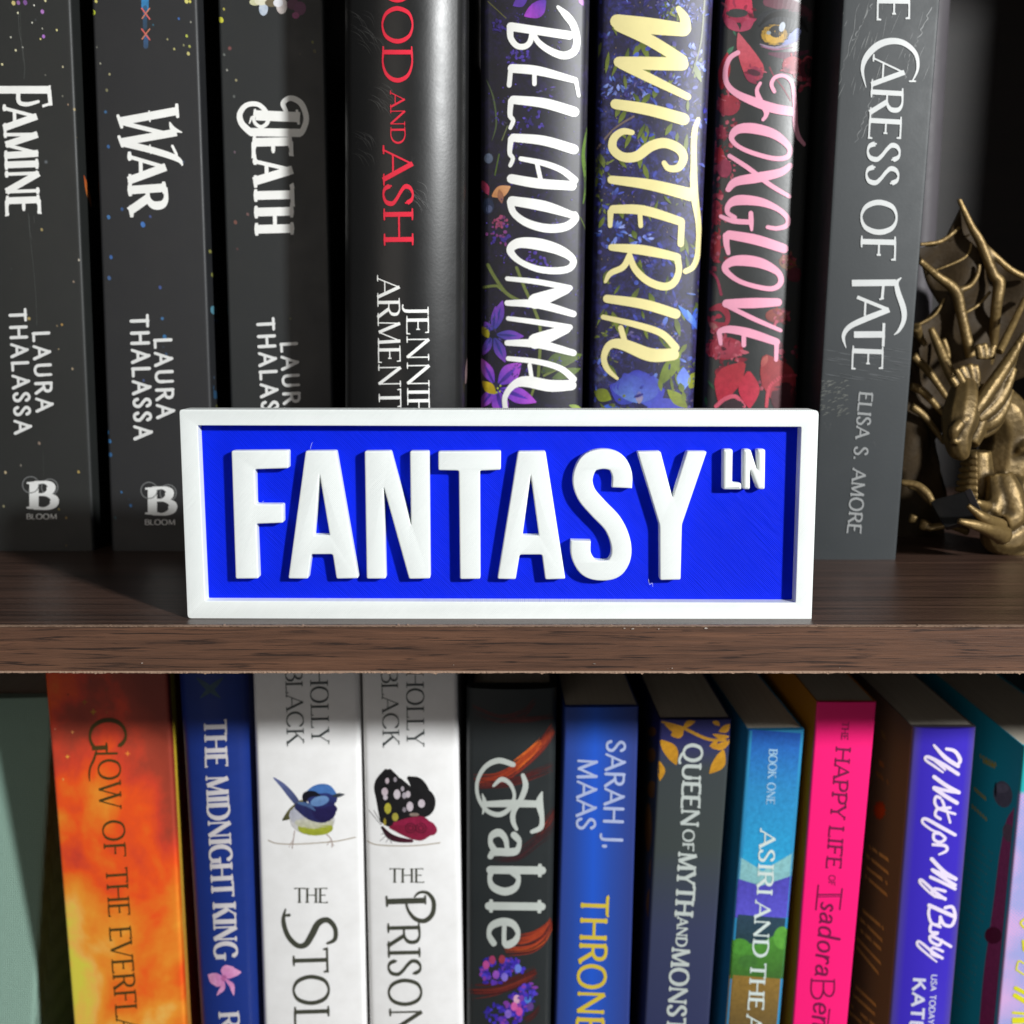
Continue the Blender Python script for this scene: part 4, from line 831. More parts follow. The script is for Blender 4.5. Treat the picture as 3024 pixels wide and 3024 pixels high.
# midnight king
B2 = Book('navy blue paperback lettered THE MIDNIGHT KING with a pink bow', .1, [(514, 1990), (580, 3024)], [(722, 1990), (757, 3024)], plain('17307c', .4), -.038, ZB, bulge=.0035, corner=.004, group=GLW)
i = B2.ink(); kw = dict(T=.2, t=.08, serif=.07)
i.text('THE', s8([(5, 1178)])[0], s8([(18, 1562)])[0], 66, **kw); i.text('MIDNIGHT', (607, 2293), (625, 2649), 66, **kw); i.text('KING', s5([(78, 955)])[0], s5([(92, 1402)])[0], 68, **kw)
i.text('R', s5([(125, 1842)])[0], s5([(132, 1975)])[0], 60, **kw); i.build('title_lettering', plain('c9c4c6', .4), B2.root)
def aB2(i):
    for a_, b_, w_ in (((165, 1560), (40, 1530), 100), ((175, 1560), (250, 1470), 110), ((170, 1560), (310, 1510), 80), ((160, 1560), (70, 1600), 70), ((165, 1560), (110, 1700), 40), ((175, 1560), (250, 1700), 40)): i.petal(*s5([a_])[0], *s5([b_])[0], w_ / 2.76, c('c878b0'), c('dc9cc4'), .15)
    i.blob(*s5([(170, 1560)])[0], 9, 9, c('a85c90'))
    for a_, b_ in (((1600, 830), (1800, 1000)), ((1820, 830), (1630, 1000))): i.petal(*s7([a_])[0], *s7([b_])[0], 18, c('2c4458'), c('34505c'))
art(B2, aB2)
# white holly black pair
m_ivory = plain('f6f5f3', .32, .5, 0, .3)
m_pewter = plain('54564a', .35, .6, .35); m_ink = plain('3c4444', .5)
mkB = lambda lab, L, Rr: Book(lab, .1, L, Rr, m_ivory, -.032, ZB, bulge=.0016, corner=.0022, hard=True, depth=.15, group=GLW)
B3 = mkB('white hardcover with a little blue and yellow bird on the spine', [(742, 1990), (775, 3024)], [(1058, 1990), (1080, 3024)])
i = B3.ink(); kw = dict(T=.13, t=.045, serif=.11)
i.text('HOLLY', s8([(870, 765)])[0], s8([(885, 1368)])[0], 52, **kw); i.text('BLACK', s8([(668, 755)])[0], s8([(685, 1378)])[0], 50, **kw); i.build('author_lettering', m_ink, B3.root)
i = B3.ink(); kw2 = dict(T=.12, t=.06, serif=.09)
i.text('THE', s5([(745, 945)])[0], s5([(1015, 945)])[0], 44, T=.13, t=.07, serif=.06)
i.curve(s5([(672, 995), (655, 1090), (690, 1210), (765, 1290), (835, 1285), (890, 1200), (940, 1110), (1015, 1085), (1075, 1150), (1075, 1240), (1015, 1275)]), [4, 12, 14, 15, 17, 19, 18, 16, 13, 12, 8]); i.curve(s5([(650, 1050), (700, 1045)]), [4, 10])
i.text('TOLEN', s5([(728, 1320)])[0], s5([(760, 2420)])[0], 104, **kw2); i.build('title_lettering', m_pewter, B3.root)
def bird(i):
    Pp = lambda a_, b_, w_, h, h2, bd=0: i.petal(*s5([a_])[0], *s5([b_])[0], w_ / 2.76, c(h), c(h2), bd)
    Bb = lambda x, y, rx, ry, h, h2=None, an=0: i.blob(*s5([(x, y)])[0], rx / 2.76, ry / 2.76, c(h), c(h2 or h), an)
    i.curve(s5([(530, 435), (600, 460), (750, 466), (950, 455), (1100, 440), (1240, 410)]), 3.4, c('a89c8c'))
    i.curve(s5([(745, 360), (735, 430), (725, 500)]), 3, c('a08c84')); i.curve(s5([(1000, 380), (1045, 430), (1050, 490)]), 3, c('a08c84'))
    i.curve(s5([(725, 440), (700, 490)]), 2, c('a08c84')); i.curve(s5([(1040, 440), (1065, 480)]), 2, c('a08c84')); i.curve(s5([(1030, 440), (1010, 475)]), 2, c('a08c84'))
    i.curve(s5([(578, -72), (650, -10), (720, 70), (790, 160)]), [5, 15, 20, 16], c('6c76a8'), True, c('28345c'))
    i.curve(s5([(800, 130), (740, 190), (690, 240), (652, 268)]), [18, 26, 20, 6], c('7c7444'), True, c('2c3424'))
    Bb(890, 270, 185, 125, 'c2c0c4', 'c8c6c4'); Bb(830, 230, 130, 90, 'a8aabc', 'bcbcc0'); Bb(915, 335, 145, 62, 'a4a838', '98a030'); Bb(905, 290, 160, 52, 'c6c4c2', 'b8b890')
    i.curve(s5([(780, 160), (880, 200), (990, 230), (1060, 180)]), [26, 50, 44, 24], c('262c58'), True, c('221a50')); Bb(985, 190, 100, 95, '221b50', '1c1844'); Bb(970, 90, 125, 86, '2c3c78', '221f54')
    i.curve(s5([(840, 60), (920, 20), (1010, 15), (1070, 55)]), [12, 26, 26, 12], c('4470b0')); i.curve(s5([(830, 120), (840, 70), (900, 55), (960, 80)]), [12, 22, 16, 6], c('10101c'))
    Bb(950, 115, 78, 40, '6c90bc', '5a7cb0', -.25); i.curve(s5([(780, 130), (860, 150), (910, 190)]), [8, 12, 4], c('46608c'))
    Pp((1050, 75), (1155, 60), 34, '2c343c', '3a4048')
art(B3, bird)
B4 = mkB('white hardcover with a black and red butterfly on the spine', [(1066, 1990), (1090, 3024)], [(1350, 1990), (1368, 3024)])
i = B4.ink()
i.text('HOLLY', s8([(1655, 778)])[0], s8([(1662, 1388)])[0], 51, **kw); i.text('BLACK', s8([(1450, 770)])[0], s8([(1468, 1390)])[0], 48, **kw); i.build('author_lettering', m_ink, B4.root)
i = B4.ink(); i.text('THE', s5([(1520, 780)])[0], s5([(1800, 780)])[0], 42, T=.13, t=.07, serif=.06)
i.curve(s5([(1495, 935), (1810, 925)]), 17, cap=False); i.curve(s5([(1495, 895), (1500, 970)]), 6); i.curve(s5([(1810, 890), (1812, 950)]), 6)
i.curve(s5([(1725, 895), (1765, 860), (1830, 865), (1878, 930), (1872, 1030), (1810, 1090), (1730, 1075), (1675, 1010), (1655, 950)]), [5, 8, 10, 12, 13, 14, 12, 8, 6])
i.text('RISON', s5([(1502, 1125)])[0], s5([(1522, 2030)])[0], 96, **kw2); i.build('title_lettering', m_pewter, B4.root)
def butterfly(i):
    Pp = lambda a_, b_, w_, h, h2, bd=0: i.petal(*s5([a_])[0], *s5([b_])[0], w_ / 2.76, c(h), c(h2), bd)
    Bb = lambda x, y, rx, ry, h, h2=None, an=0: i.blob(*s5([(x, y)])[0], rx / 2.76, ry / 2.76, c(h), c(h2 or h), an)
    i.curve(s5([(1320, 430), (1400, 468), (1560, 480), (1760, 476), (1930, 455)]), 3.4, c('a89c8c'))
    i.curve(s5([(1480, 260), (1465, 100), (1450, -20), (1490, -125)]), [30, 40, 40, 16], c('171618'))
    i.curve(s5([(1500, 260), (1540, 120), (1560, -10), (1520, -120)]), [34, 56, 50, 20], c('171618')); i.curve(s5([(1520, 270), (1620, 170), (1650, 60), (1600, -40)]), [40, 60, 50, 24], c('19181a'))
    i.curve(s5([(1540, 270), (1700, 190), (1770, 90), (1740, -20), (1680, -70)]), [36, 58, 60, 46, 14], c('171618')); i.curve(s5([(1560, 260), (1720, 235), (1830, 190), (1840, 90), (1770, 0)]), [16, 22, 30, 34, 12], c('1a191b'))
    for x, y, rx, ry, h in ((1480, 40, 26, 34, 'c8b8c0'), (1485, 85, 18, 22, 'c0b4bc'), (1580, 60, 28, 40, 'cabfc6'), (1640, 70, 18, 26, 'a8a0a8'), (1670, 60, 20, 28, 'c0b6bc'), (1685, 160, 28, 40, 'c4b8c0'), (1780, 135, 28, 34, 'c8bcc4'), (1505, 175, 28, 44, 'b0a83c'), (1565, 245, 26, 34, 'a49a40'), (1640, 185, 16, 20, '8c848c'), (1720, 225, 40, 14, '8c7a70'), (1480, 285, 12, 30, '9a8a30'), (1500, -50, 16, 24, 'c0b0b8'), (1565, -60, 14, 20, '9a929a'), (1625, 15, 14, 20, 'aaa2aa')): Bb(x, y, rx, ry, h)
    i.curve(s5([(1530, 330), (1650, 330), (1780, 340), (1860, 350)]), [10, 54, 72, 34], c('7c1834'), True, c('841c3c')); i.curve(s5([(1560, 300), (1700, 280), (1850, 310), (1890, 350)]), [10, 22, 20, 6], c('8c1c40'))
    for cx in (1690, 1775):
        for r_ in (22, 42): i.curve(s5([(cx + r_ * math.cos(a * .785), 335 + r_ * .9 * math.sin(a * .785)) for a in range(8)]), 2.4, c('3c0f1e'), closed=True)
    i.curve(s5([(1460, 330), (1520, 400), (1600, 430), (1700, 440)]), [8, 18, 16, 10], c('1c1016'), True, c('4c1428'))
    for a_, b_ in (((1450, 310), (1350, 190)), ((1455, 300), (1390, 190)), ((1500, 390), (1440, 440)), ((1520, 410), (1490, 450)), ((1520, 410), (1535, 460)), ((1490, 380), (1450, 385))): i.curve(s5([a_, b_]), 1.6, c('4a4448'))
art(B4, butterfly)
# fable
mF = cover_mat('charcoal_jacket_red_wisps', '262a2b', .42, None, .05, .5)
B5 = Book('charcoal hardcover with red wisps lettered Fable in pale grey', .1, [(1376, 2050), (1377, 3024)], [(1645, 2050), (1630, 3024)], mF, ztop(1500, 2036, .1), ZB, bulge=.0022, corner=.003, hard=True, depth=.15, group=GLW)
def aF(i):
    rr = random.Random(9)
    def wisp(pts, n, spread, w_, cols_):
        for _ in range(n):
            o = rr.gauss(0, spread); o2 = rr.gauss(0, spread)
            P_ = [(x + (o + (o2 - o) * k / len(pts)) * .35, y + o + (o2 - o) * k / len(pts)) for k, (x, y) in enumerate(pts)]
            i.curve(t1(P_), [.3] + [w_ * rr.uniform(.4, 1.2)] * (len(P_) - 2) + [.3], c(rr.choice(cols_)), False)
    dk = ['4a1c1c', '5c221e', '3a1a1c', '44201e']; br = ['88301c', '9a3a20', '702a20', '7c2c20', 'a8481c']
    wisp([(560, 1130), (760, 1100), (960, 960), (1100, 820), (1200, 690)], 26, 26, 6, br + dk); wisp([(880, 1000), (1000, 900), (1100, 800)], 14, 16, 7, ['c05a20', 'b85020', '9c3c1c'])
    wisp([(560, 1160), (800, 1140), (1000, 1080), (1200, 1000)], 12, 26, 4, dk); wisp([(540, 520), (760, 600), (950, 560), (1050, 470)], 12, 24, 4, dk); wisp([(760, 610), (1000, 620), (1200, 600)], 8, 18, 4, dk); wisp([(1050, 1600), (1150, 1480), (1215, 1380)], 12, 30, 4, dk + ['6a2820'])
    wisp([(700, 1750), (900, 1740), (1080, 1600), (1200, 1500)], 10, 26, 4, ['332023', '3a2022'])
    wisp([(800, 2500), (1000, 2480), (1120, 2400), (1190, 2270)], 26, 26, 6, br + dk); wisp([(900, 2420), (1050, 2370), (1180, 2260)], 12, 16, 6, br)
    wisp([(490, 2830), (700, 2820), (900, 2760), (1060, 2670)], 26, 20, 7, dk + ['6e2a20', '7c2c1e']); wisp([(960, 3080), (1040, 3030), (1090, 2960)], 8, 14, 5, dk)
    for cx, cy, rx, ry in ((700, 2680, 120, 110), (860, 2640, 100, 70), (990, 2860, 70, 100), (800, 3020, 160, 90), (900, 2960, 90, 110)):
        for _ in range(46):
            a = rr.uniform(0, 6.28); d = rr.random() ** .5; p = t1([(cx + rx * d * math.cos(a), cy + ry * d * math.sin(a))])[0]
            i.blob(p[0], p[1], rr.uniform(3, 10), rr.uniform(3, 10), c(rr.choice(['3a28a0', '4432b8', '5a34a8', '2c2484', '7c3a9c', '4a3cc0', '342a8c'])))
    for x, y, h in ((650, 2620, 'b0488c'), (700, 2580, '9a3860'), (780, 2575, '8c3444'), (900, 2900, 'd0a0b8'), (880, 2960, 'c85ca0'), (920, 3000, 'c04c94'), (800, 2720, '7a6ac8'), (910, 2650, '6478d0'), (990, 2900, '4c7cc8'), (1010, 2960, '5a3a80'), (830, 3020, '7c60c0'), (730, 2700, '8c4cb0')):
        p = t1([(x, y)])[0]; i.blob(p[0], p[1], 10, 13, c(h))
art(B5, aF)
i = B5.ink()
i.curve(t1([(870, 988), (750, 955), (640, 1010), (578, 1130), (588, 1260), (660, 1365), (760, 1395), (845, 1340), (880, 1240), (845, 1145), (775, 1108), (712, 1160)]), [15, 17, 14, 11, 11, 13, 15, 13, 10, 12, 14, 8])
i.curve(t1([(950, 1075), (972, 1160), (935, 1270), (875, 1370), (870, 1450), (898, 1515)]), [12, 17, 16, 16, 15, 10]); i.curve(t1([(615, 1312), (850, 1305), (1095, 1310)]), [16, 22, 20], cap=False)
i.curve(t1([(620, 1230), (640, 1310), (622, 1390)]), [4, 14, 4]); i.curve(t1([(1105, 1215), (1085, 1300), (1105, 1420), (1095, 1500), (1025, 1535)]), [6, 22, 14, 16, 12])
i.text('able', t6([(680, 345)])[0], t6([(668, 1300)])[0], 156, T=.15, t=.085, serif=.05, rnd=True); i.build('title_lettering', plain('c2c8c2', .38, .5, .1), B5.root)
# throne
m, nt, b = newmat('royal_blue_gradient'); tc = nt.nodes.new('ShaderNodeTexCoord'); sx_ = nt.nodes.new('ShaderNodeSeparateXYZ'); nt.links.new(tc.outputs['Object'], sx_.inputs[0])
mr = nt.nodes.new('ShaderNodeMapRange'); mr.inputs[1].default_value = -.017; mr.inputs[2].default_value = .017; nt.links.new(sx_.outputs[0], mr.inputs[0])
nt.links.new(ramp(nt, mr.outputs[0], [(0, '2c3c80'), (.25, '26479c'), (.5, '1f56c8'), (.72, '264aa4'), (1, '2c3c80')]), b.inputs['Base Color']); b.inputs['Roughness'].default_value = .45  # clear blue down the middle, duller blue towards both edges
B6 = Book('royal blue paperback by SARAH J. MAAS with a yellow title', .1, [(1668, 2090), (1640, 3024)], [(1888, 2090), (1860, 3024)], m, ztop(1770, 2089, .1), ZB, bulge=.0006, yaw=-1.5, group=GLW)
i = B6.ink(); kw3 = dict(T=.17, t=.13, serif=0, rnd=True)
i.text('SARAH J.', t1([(1635, 790)])[0], t1([(1605, 1680)])[0], 54, **kw3); i.text('MAAS', t1([(1402, 940)])[0], t1([(1388, 1520)])[0], 54, **kw3); i.build('author_lettering', plain('a8b4d8', .4), B6.root)
i = B6.ink(); i.text('THRONE', t6([(1425, 885)])[0], t6([(1385, 2010)])[0], 80, T=.15, t=.11, serif=.02); i.build('title_lettering', plain('d0b83c', .4), B6.root)
# queen of myth
m, nt, b = newmat('slate_to_navy_print'); tc = nt.nodes.new('ShaderNodeTexCoord'); sx_ = nt.nodes.new('ShaderNodeSeparateXYZ'); nt.links.new(tc.outputs['Object'], sx_.inputs[0])
mr = nt.nodes.new('ShaderNodeMapRange'); mr.inputs[1].default_value = .05; mr.inputs[2].default_value = .20; nt.links.new(sx_.outputs[2], mr.inputs[0])
nt.links.new(ramp(nt, mr.outputs[0], [(0, '2e3458'), (.35, '363c58'), (.6, '3c4342'), (.84, '3a4042'), (.93, '2a2a60'), (1, '26265a')]), b.inputs['Base Color']); b.inputs['Roughness'].default_value = .42
B7 = Book('slate and navy paperback lettered QUEEN OF MYTH AND MONSTERS under gold leaves', .1, [(1949, 2127), (1903, 3024)], [(2162, 2127), (2096, 3024)], m, ztop(2050, 2126, .1), ZB, bulge=.0005, yaw=-1, group=GLW)
i = B7.ink(); kw = dict(T=.2, t=.12, serif=.08)
i.text('QUEEN', t2([(608, 820)])[0], t2([(578, 1490)])[0], 54, **kw); i.text('OF', t2([(600, 1518)])[0], t2([(594, 1690)])[0], 33, **kw); i.text('MYTH', t7([(560, 532)])[0], t7([(530, 1048)])[0], 55, **kw)
i.text('AND', t7([(553, 1060)])[0], t7([(540, 1298)])[0], 32, **kw); i.text('MONSTERS', t7([(508, 1308)])[0], t7([(440, 2330)])[0], 54, **kw); i.build('title_lettering', plain('bcc4c0', .36), B7.root)
def aQ(i):
    Pp = lambda a_, b_, w_, bd=.1: i.petal(*t2([a_])[0], *t2([b_])[0], w_ / 2.76, c('c08a22'), c('b07c20'), bd)
    i.curve(t2([(430, 640), (600, 690), (800, 780), (970, 790)]), [6, 9, 9, 6], c('b8862a'))
    for a_, b_, w_ in (((600, 690), (450, 660), 60), ((600, 690), (500, 750), 90), ((600, 690), (700, 635), 50), ((415, 790), (545, 990), 110), ((405, 960), (410, 1120), 60), ((880, 790), (815, 840), 40), ((980, 800), (830, 850), 60), ((930, 870), (815, 1060), 100), ((980, 660), (890, 720), 60), ((840, 640), (900, 670), 40), ((975, 760), (840, 740), 44)): Pp(a_, b_, w_)
art(B7, aQ)
def aQs(i):
    for x, y, rx, ry in ((340, 910, 36, 60), (345, 1190, 40, 70), (345, 720, 36, 40), (315, 1500, 30, 200), (360, 1850, 40, 110), (330, 2130, 30, 130)):
        p = t2([(x, y)])[0]; i.blob(p[0], p[1], rx / 2.76, ry / 2.76, c('8a5c24'), c('6a4420'))
art(B7, aQs, 'cover_art', B7.side(-1))
# asiri
B8 = Book('slim sky blue paperback with a painted mountain valley, lettered ASIRI AND THE', .101, [(2210, 2156), (2142, 3024)], [(2378, 2160), (2305, 3024)], plain('2c88b8', .42), ztop(2290, 2157, .101), ZB, bulge=.0004, yaw=-2, group=GLW)
def aA(i):
    edge = lambda y: (2210 - (y - 2156) * .0783, 2378 - (y - 2160) * .0845)
    def band(y0, y1, h, h2, f=None):
        n_ = max(2, int((y1 - y0) / 12)); pts = []; wd = []
        for k in range(n_ + 1):
            y = y0 + (y1 - y0) * k / n_; a_, b_ = edge(y); pts.append(((a_ + b_) / 2, y)); wd.append(b_ - a_ - 3)
        i.strip(pts, wd, c(h), False, c(h2))
    band(2160, 2330, '1f52ac', '2c84bc'); band(2330, 2560, '2c84bc', '2a9ccc')
    def vee(yl, ym, yr, yb, h, h2):
        for k in range(34):
            f0, f1_ = k / 34, (k + 1) / 34
            g = lambda f: (yl + (ym - yl) * f / .45) if f < .45 else ym + (yr - ym) * (f - .45) / .55
            y0 = g((f0 + f1_) / 2); a_, b_ = edge(y0); a2_, b2_ = edge(yb)
            m0 = a_ + (b_ - a_) * (f0 + f1_) / 2; m1 = a2_ + (b2_ - a2_) * (f0 + f1_) / 2
            i.strip([(m0, y0), (m1, yb)], [(b_ - a_) / 34 + .6, (b2_ - a2_) / 34 + .6], c(h), False, c(h2))
    band(2525, 2620, '2a9ccc', '2a9ccc'); vee(2528, 2572, 2515, 2640, '84b8bc', '7aaeb4'); vee(2594, 2616, 2585, 2710, '4c46ac', '5a54c8'); band(2706, 2800, '2c4456', '243c44')
    a_, b_ = edge(2780)
    vee(2775, 2790, 2740, 2890, '4c8c34', '3a6428'); i.blob(2310, 2770, 26, 34, c('5a9c3c')); i.blob(2185, 2795, 30, 24, c('4c8c34')); i.blob(2210, 2840, 30, 20, c('3f7030')); band(2885, 3060, '8a6c30', '5c4c2c')
art(B8, aA)
i = B8.ink(); kw = dict(T=.2, t=.09, serif=.09)
i.text('BOOK ONE', t2([(1302, 862)])[0], t2([(1278, 1310)])[0], 24, **kw); i.build('series_lettering', plain('9ac0dc', .4), B8.root)
i = B8.ink()
i.text('ASIRI', t7([(1228, 345)])[0], t7([(1200, 878)])[0], 46, **kw); i.text('AND', t7([(1188, 928)])[0], t7([(1165, 1385)])[0], 46, **kw); i.text('THE', t7([(1150, 1435)])[0], t7([(1128, 1815)])[0], 46, **kw); i.text('A', t7([(1118, 1858)])[0], t7([(1110, 1990)])[0], 46, **kw)
i.build('title_lettering', plain('cfdcd8', .38), B8.root)
# pink
m, nt, b = newmat('hot_pink_print_amber_sides'); tc = nt.nodes.new('ShaderNodeTexCoord'); sx_ = nt.nodes.new('ShaderNodeSeparateXYZ'); nt.links.new(tc.outputs['Object'], sx_.inputs[0])
mr = nt.nodes.new('ShaderNodeMapRange'); mr.inputs[1].default_value = .0006; mr.inputs[2].default_value = .0022; nt.links.new(sx_.outputs[1], mr.inputs[0])
nt.links.new(mixc(nt, mr.outputs[0], 'fa1a78', 'c8841c'), b.inputs['Base Color']); b.inputs['Roughness'].default_value = .4
B9 = Book('hot pink paperback with amber cover lettered THE HAPPY LIFE OF ISADORA', .099, [(2414, 2075), (2342, 3024)], [(2590, 2075), (2503, 3024)], m, ztop(2500, 2074, .099), ZB, bulge=.0003, corner=.0008, yaw=0, group=GLW)
i = B9.ink(); kw = dict(T=.155, t=.085, serif=.1); kl = dict(T=.13, t=.06, serif=0, rnd=True, slant=.12)
i.text('THE', t3([(452, 640)])[0], t3([(445, 785)])[0], 19, **kw); i.text('HAPPY', t3([(402, 845)])[0], t3([(355, 1425)])[0], 44, **kw); i.text('LIFE', t3([(348, 1488)])[0], t3([(320, 1832)])[0], 44, **kw); i.text('OF', t8([(345, 718)])[0], t8([(342, 802)])[0], 18, **kw)
i.curve(t8([(258, 800), (238, 1000)]), 3.6); i.curve(t8([(452, 830), (432, 1000)]), 3.6); i.curve(t8([(262, 878), (445, 876)]), 4.5); i.curve(t8([(260, 896), (445, 892)]), 3)
i.text('sadora', t8([(282, 930)])[0], t8([(232, 1540)])[0], 62, **kl); i.text('B', t8([(200, 1550)])[0], t8([(193, 1725)])[0], 70, T=.08, t=.05, serif=.06); i.text('en', t8([(222, 1750)])[0], t8([(212, 1960)])[0], 62, **kl)
i.curve(t8([(350, 1810), (330, 1990)]), 3)
i.build('title_lettering', plain('6c0c40', .5), B9.root)
# kate
m, nt, b = newmat('indigo_print_brown_sides'); tc = nt.nodes.new('ShaderNodeTexCoord'); sx_ = nt.nodes.new('ShaderNodeSeparateXYZ'); nt.links.new(tc.outputs['Object'], sx_.inputs[0])
mr = nt.nodes.new('ShaderNodeMapRange'); mr.inputs[1].default_value = .001; mr.inputs[2].default_value = .003; nt.links.new(sx_.outputs[1], mr.inputs[0])
nt.links.new(mixc(nt, mr.outputs[0], '3a28b8', '60565a'), b.inputs['Base Color']); b.inputs['Roughness'].default_value = .42
B10 = Book('indigo paperback with white script lettering and a brown back cover', .095, [(2701, 2155), (2630, 3024)], [(2892, 2148), (2815, 3024)], m, ztop(2790, 2153, .095), ZB, bulge=.0022, corner=.0014, yaw=0, group=GLW)
i = B10.ink(); kb_ = dict(T=.15, t=.1, serif=0, rnd=True, slant=.3)
i.curve(t3([(1200, 832), (1290, 930), (1395, 1000)]), [8, 13, 12]); i.curve(t3([(1300, 860), (1370, 880), (1412, 950), (1390, 990)]), [9, 11, 12, 8]); i.curve(t3([(1395, 1065), (1270, 985), (1150, 925), (1130, 950), (1200, 1000), (1270, 1050)]), [11, 12, 10, 8, 8, 6]); i.curve(t3([(1205, 960), (1290, 1030)]), 6)
i.curve(t3([(1200, 1088), (1300, 1160), (1400, 1215)]), 12); i.curve(t3([(1400, 1215), (1300, 1200), (1200, 1175)]), 10); i.curve(t3([(1200, 1180), (1300, 1250), (1385, 1300)]), 12)
i.curve(t3([(1250, 1260), (1215, 1250), (1205, 1300), (1240, 1350), (1280, 1330), (1265, 1280)]), 9); i.curve(t3([(1330, 1340), (1230, 1350), (1210, 1400), (1250, 1430)]), 9); i.curve(t3([(1370, 1390), (1300, 1370), (1240, 1350)]), 8); i.curve(t3([(1300, 1350), (1330, 1460)]), 7)
i.curve(t8([(1370, 390), (1260, 330), (1130, 260), (1105, 290), (1180, 350), (1240, 370)]), [10, 11, 10, 8, 7, 6]); i.curve(t8([(1250, 380), (1200, 380), (1200, 430), (1250, 450), (1290, 420), (1255, 385)]), 9); i.curve(t8([(1190, 470), (1290, 480), (1300, 520), (1240, 550)]), [9, 10, 9, 6])
i.curve(t8([(1180, 588), (1280, 690), (1375, 750)]), 12); i.curve(t8([(1375, 750), (1290, 720), (1185, 675)]), 10); i.curve(t8([(1190, 680), (1290, 750), (1370, 800)]), 11); i.curve(t8([(1370, 830), (1270, 780), (1170, 735)]), 10)
i.curve(t8([(1290, 850), (1200, 830), (1190, 880), (1290, 910)]), 9); i.curve(t8([(1290, 915), (1200, 850), (1100, 760), (1085, 780), (1150, 850), (1210, 900)]), [9, 10, 9, 8, 7, 5])
i.curve(t8([(1160, 965), (1260, 1010), (1350, 1050)]), 12); i.curve(t8([(1290, 985), (1350, 980), (1370, 1060), (1340, 1130), (1280, 1120), (1250, 1060)]), 10); i.curve(t8([(1250, 1060), (1240, 1120), (1180, 1110), (1155, 1040), (1160, 990)]), 9)
i.curve(t8([(1250, 1140), (1180, 1120), (1170, 1180), (1230, 1190), (1180, 1210)]), 9); i.curve(t8([(1335, 1300), (1250, 1250), (1170, 1215), (1175, 1260), (1240, 1290), (1260, 1250)]), 9); i.curve(t8([(1270, 1340), (1190, 1310), (1180, 1360), (1260, 1390)]), 8); i.curve(t8([(1265, 1395), (1180, 1340), (1080, 1260), (1065, 1290), (1140, 1360), (1220, 1425)]), [9, 9, 8, 8, 7, 5])
i.build('title_lettering', plain('e4d8ee', .38), B10.root)
i = B10.ink(); i.text('USA TODAY', t8([(1178, 1528)])[0], t8([(1150, 1935)])[0], 17, T=.2, t=.16, serif=0); i.text('KATE', t8([(1028, 1555)])[0], t8([(1000, 1990)])[0], 38, T=.24, t=.2, serif=0)
i.build('author_lettering', plain('cfcfe4', .38), B10.root)
def aK(i):
    rr = random.Random(12)
    def line(x0, y0, x1, y1, h, n_=11, a=9):
        for k in range(n_):
            f0 = k / n_; x, y = x0 + (x1 - x0) * f0, y0 + (y1 - y0) * f0
            if rr.random() < .12: continue
            i.curve(t3([(x, y - a), (x + 4, y + a * .2), (x + 9, y + a + rr.uniform(0, 4))]), 2.6, c(h), False)
    line(770, 730, 800, 770, '8c7a5a', 4, 30); line(750, 970, 790, 1000, 'a07050', 4, 24); line(730, 1060, 830, 1140, '98704a', 7, 22)
    p = t3([(755, 1360)])[0]
    for k in range(12): i.petal(p[0], p[1], p[0] + 20 * math.cos(k * .52), p[1] + 30 * math.sin(k * .52), 10, c('b84818'), c('9c3818'))
    for k, (x0, y0, x1, y1) in enumerate([(660, 1650, 830, 1770), (650, 1730, 830, 1880), (650, 1830, 820, 1960), (640, 1900, 820, 2060), (620, 2180, 790, 2330), (600, 2250, 780, 2430), (600, 2340, 770, 2500), (575, 2410, 770, 2620), (570, 2480, 750, 2700), (550, 2790, 730, 2960), (545, 2870, 720, 3030), (530, 2960, 720, 3120), (510, 3010, 700, 3180)]): line(x0, y0, x1, y1, 'd0b080', 13, 16)
art(B10, aK, 'cover_art', B10.side(-1))
# last teal / pink book
m, nt, b = newmat('pink_halftone_print'); v = coords(nt, (1, 1, 1), (0, R(45), 0))
vo = nt.nodes.new('ShaderNodeTexVoronoi'); vo.inputs['Scale'].default_value = 900; vo.inputs['Randomness'].default_value = 0; nt.links.new(v, vo.inputs['Vector'])
n = noise(nt, coords(nt), 40, 2); mt = nt.nodes.new('ShaderNodeMath'); mt.operation = 'LESS_THAN'; nt.links.new(vo.outputs['Distance'], mt.inputs[0]); nt.links.new(n, mt.inputs[1])
tc = nt.nodes.new('ShaderNodeTexCoord'); sx_ = nt.nodes.new('ShaderNodeSeparateXYZ'); nt.links.new(tc.outputs['Object'], sx_.inputs[0])
mr = nt.nodes.new('ShaderNodeMapRange'); mr.inputs[1].default_value = .0012; mr.inputs[2].default_value = .0022; nt.links.new(sx_.outputs[1], mr.inputs[0])
gzz = nt.nodes.new('ShaderNodeMapRange'); gzz.inputs[1].default_value = .165; gzz.inputs[2].default_value = .167; nt.links.new(sx_.outputs[2], gzz.inputs[0])
front = mixc(nt, gzz.outputs[0], mixc(nt, mt.outputs[0], 'dcaee0', '9aa4dc'), '28b4b8')
nt.links.new(mixc(nt, mr.outputs[0], front, '24b4d4'), b.inputs['Base Color']); b.inputs['Roughness'].default_value = .42
B11 = Book('pink and teal halftone paperback cut off by the right edge of the photo', .098, [(3026, 2205), (2948, 3024)], [(3250, 2205), (3160, 3024)], m, ztop(3024, 2205, .098), ZB, bulge=.0004, corner=.0008, yaw=0, group=GLW)
i = B11.ink(); i.curve(t8([(1935, 1075), (1905, 1110), (1935, 1150)]), 6); i.curve(t8([(1870, 1480), (1890, 1420), (1932, 1440)]), 5); i.curve(t8([(1870, 1490), (1932, 1530)]), 5)
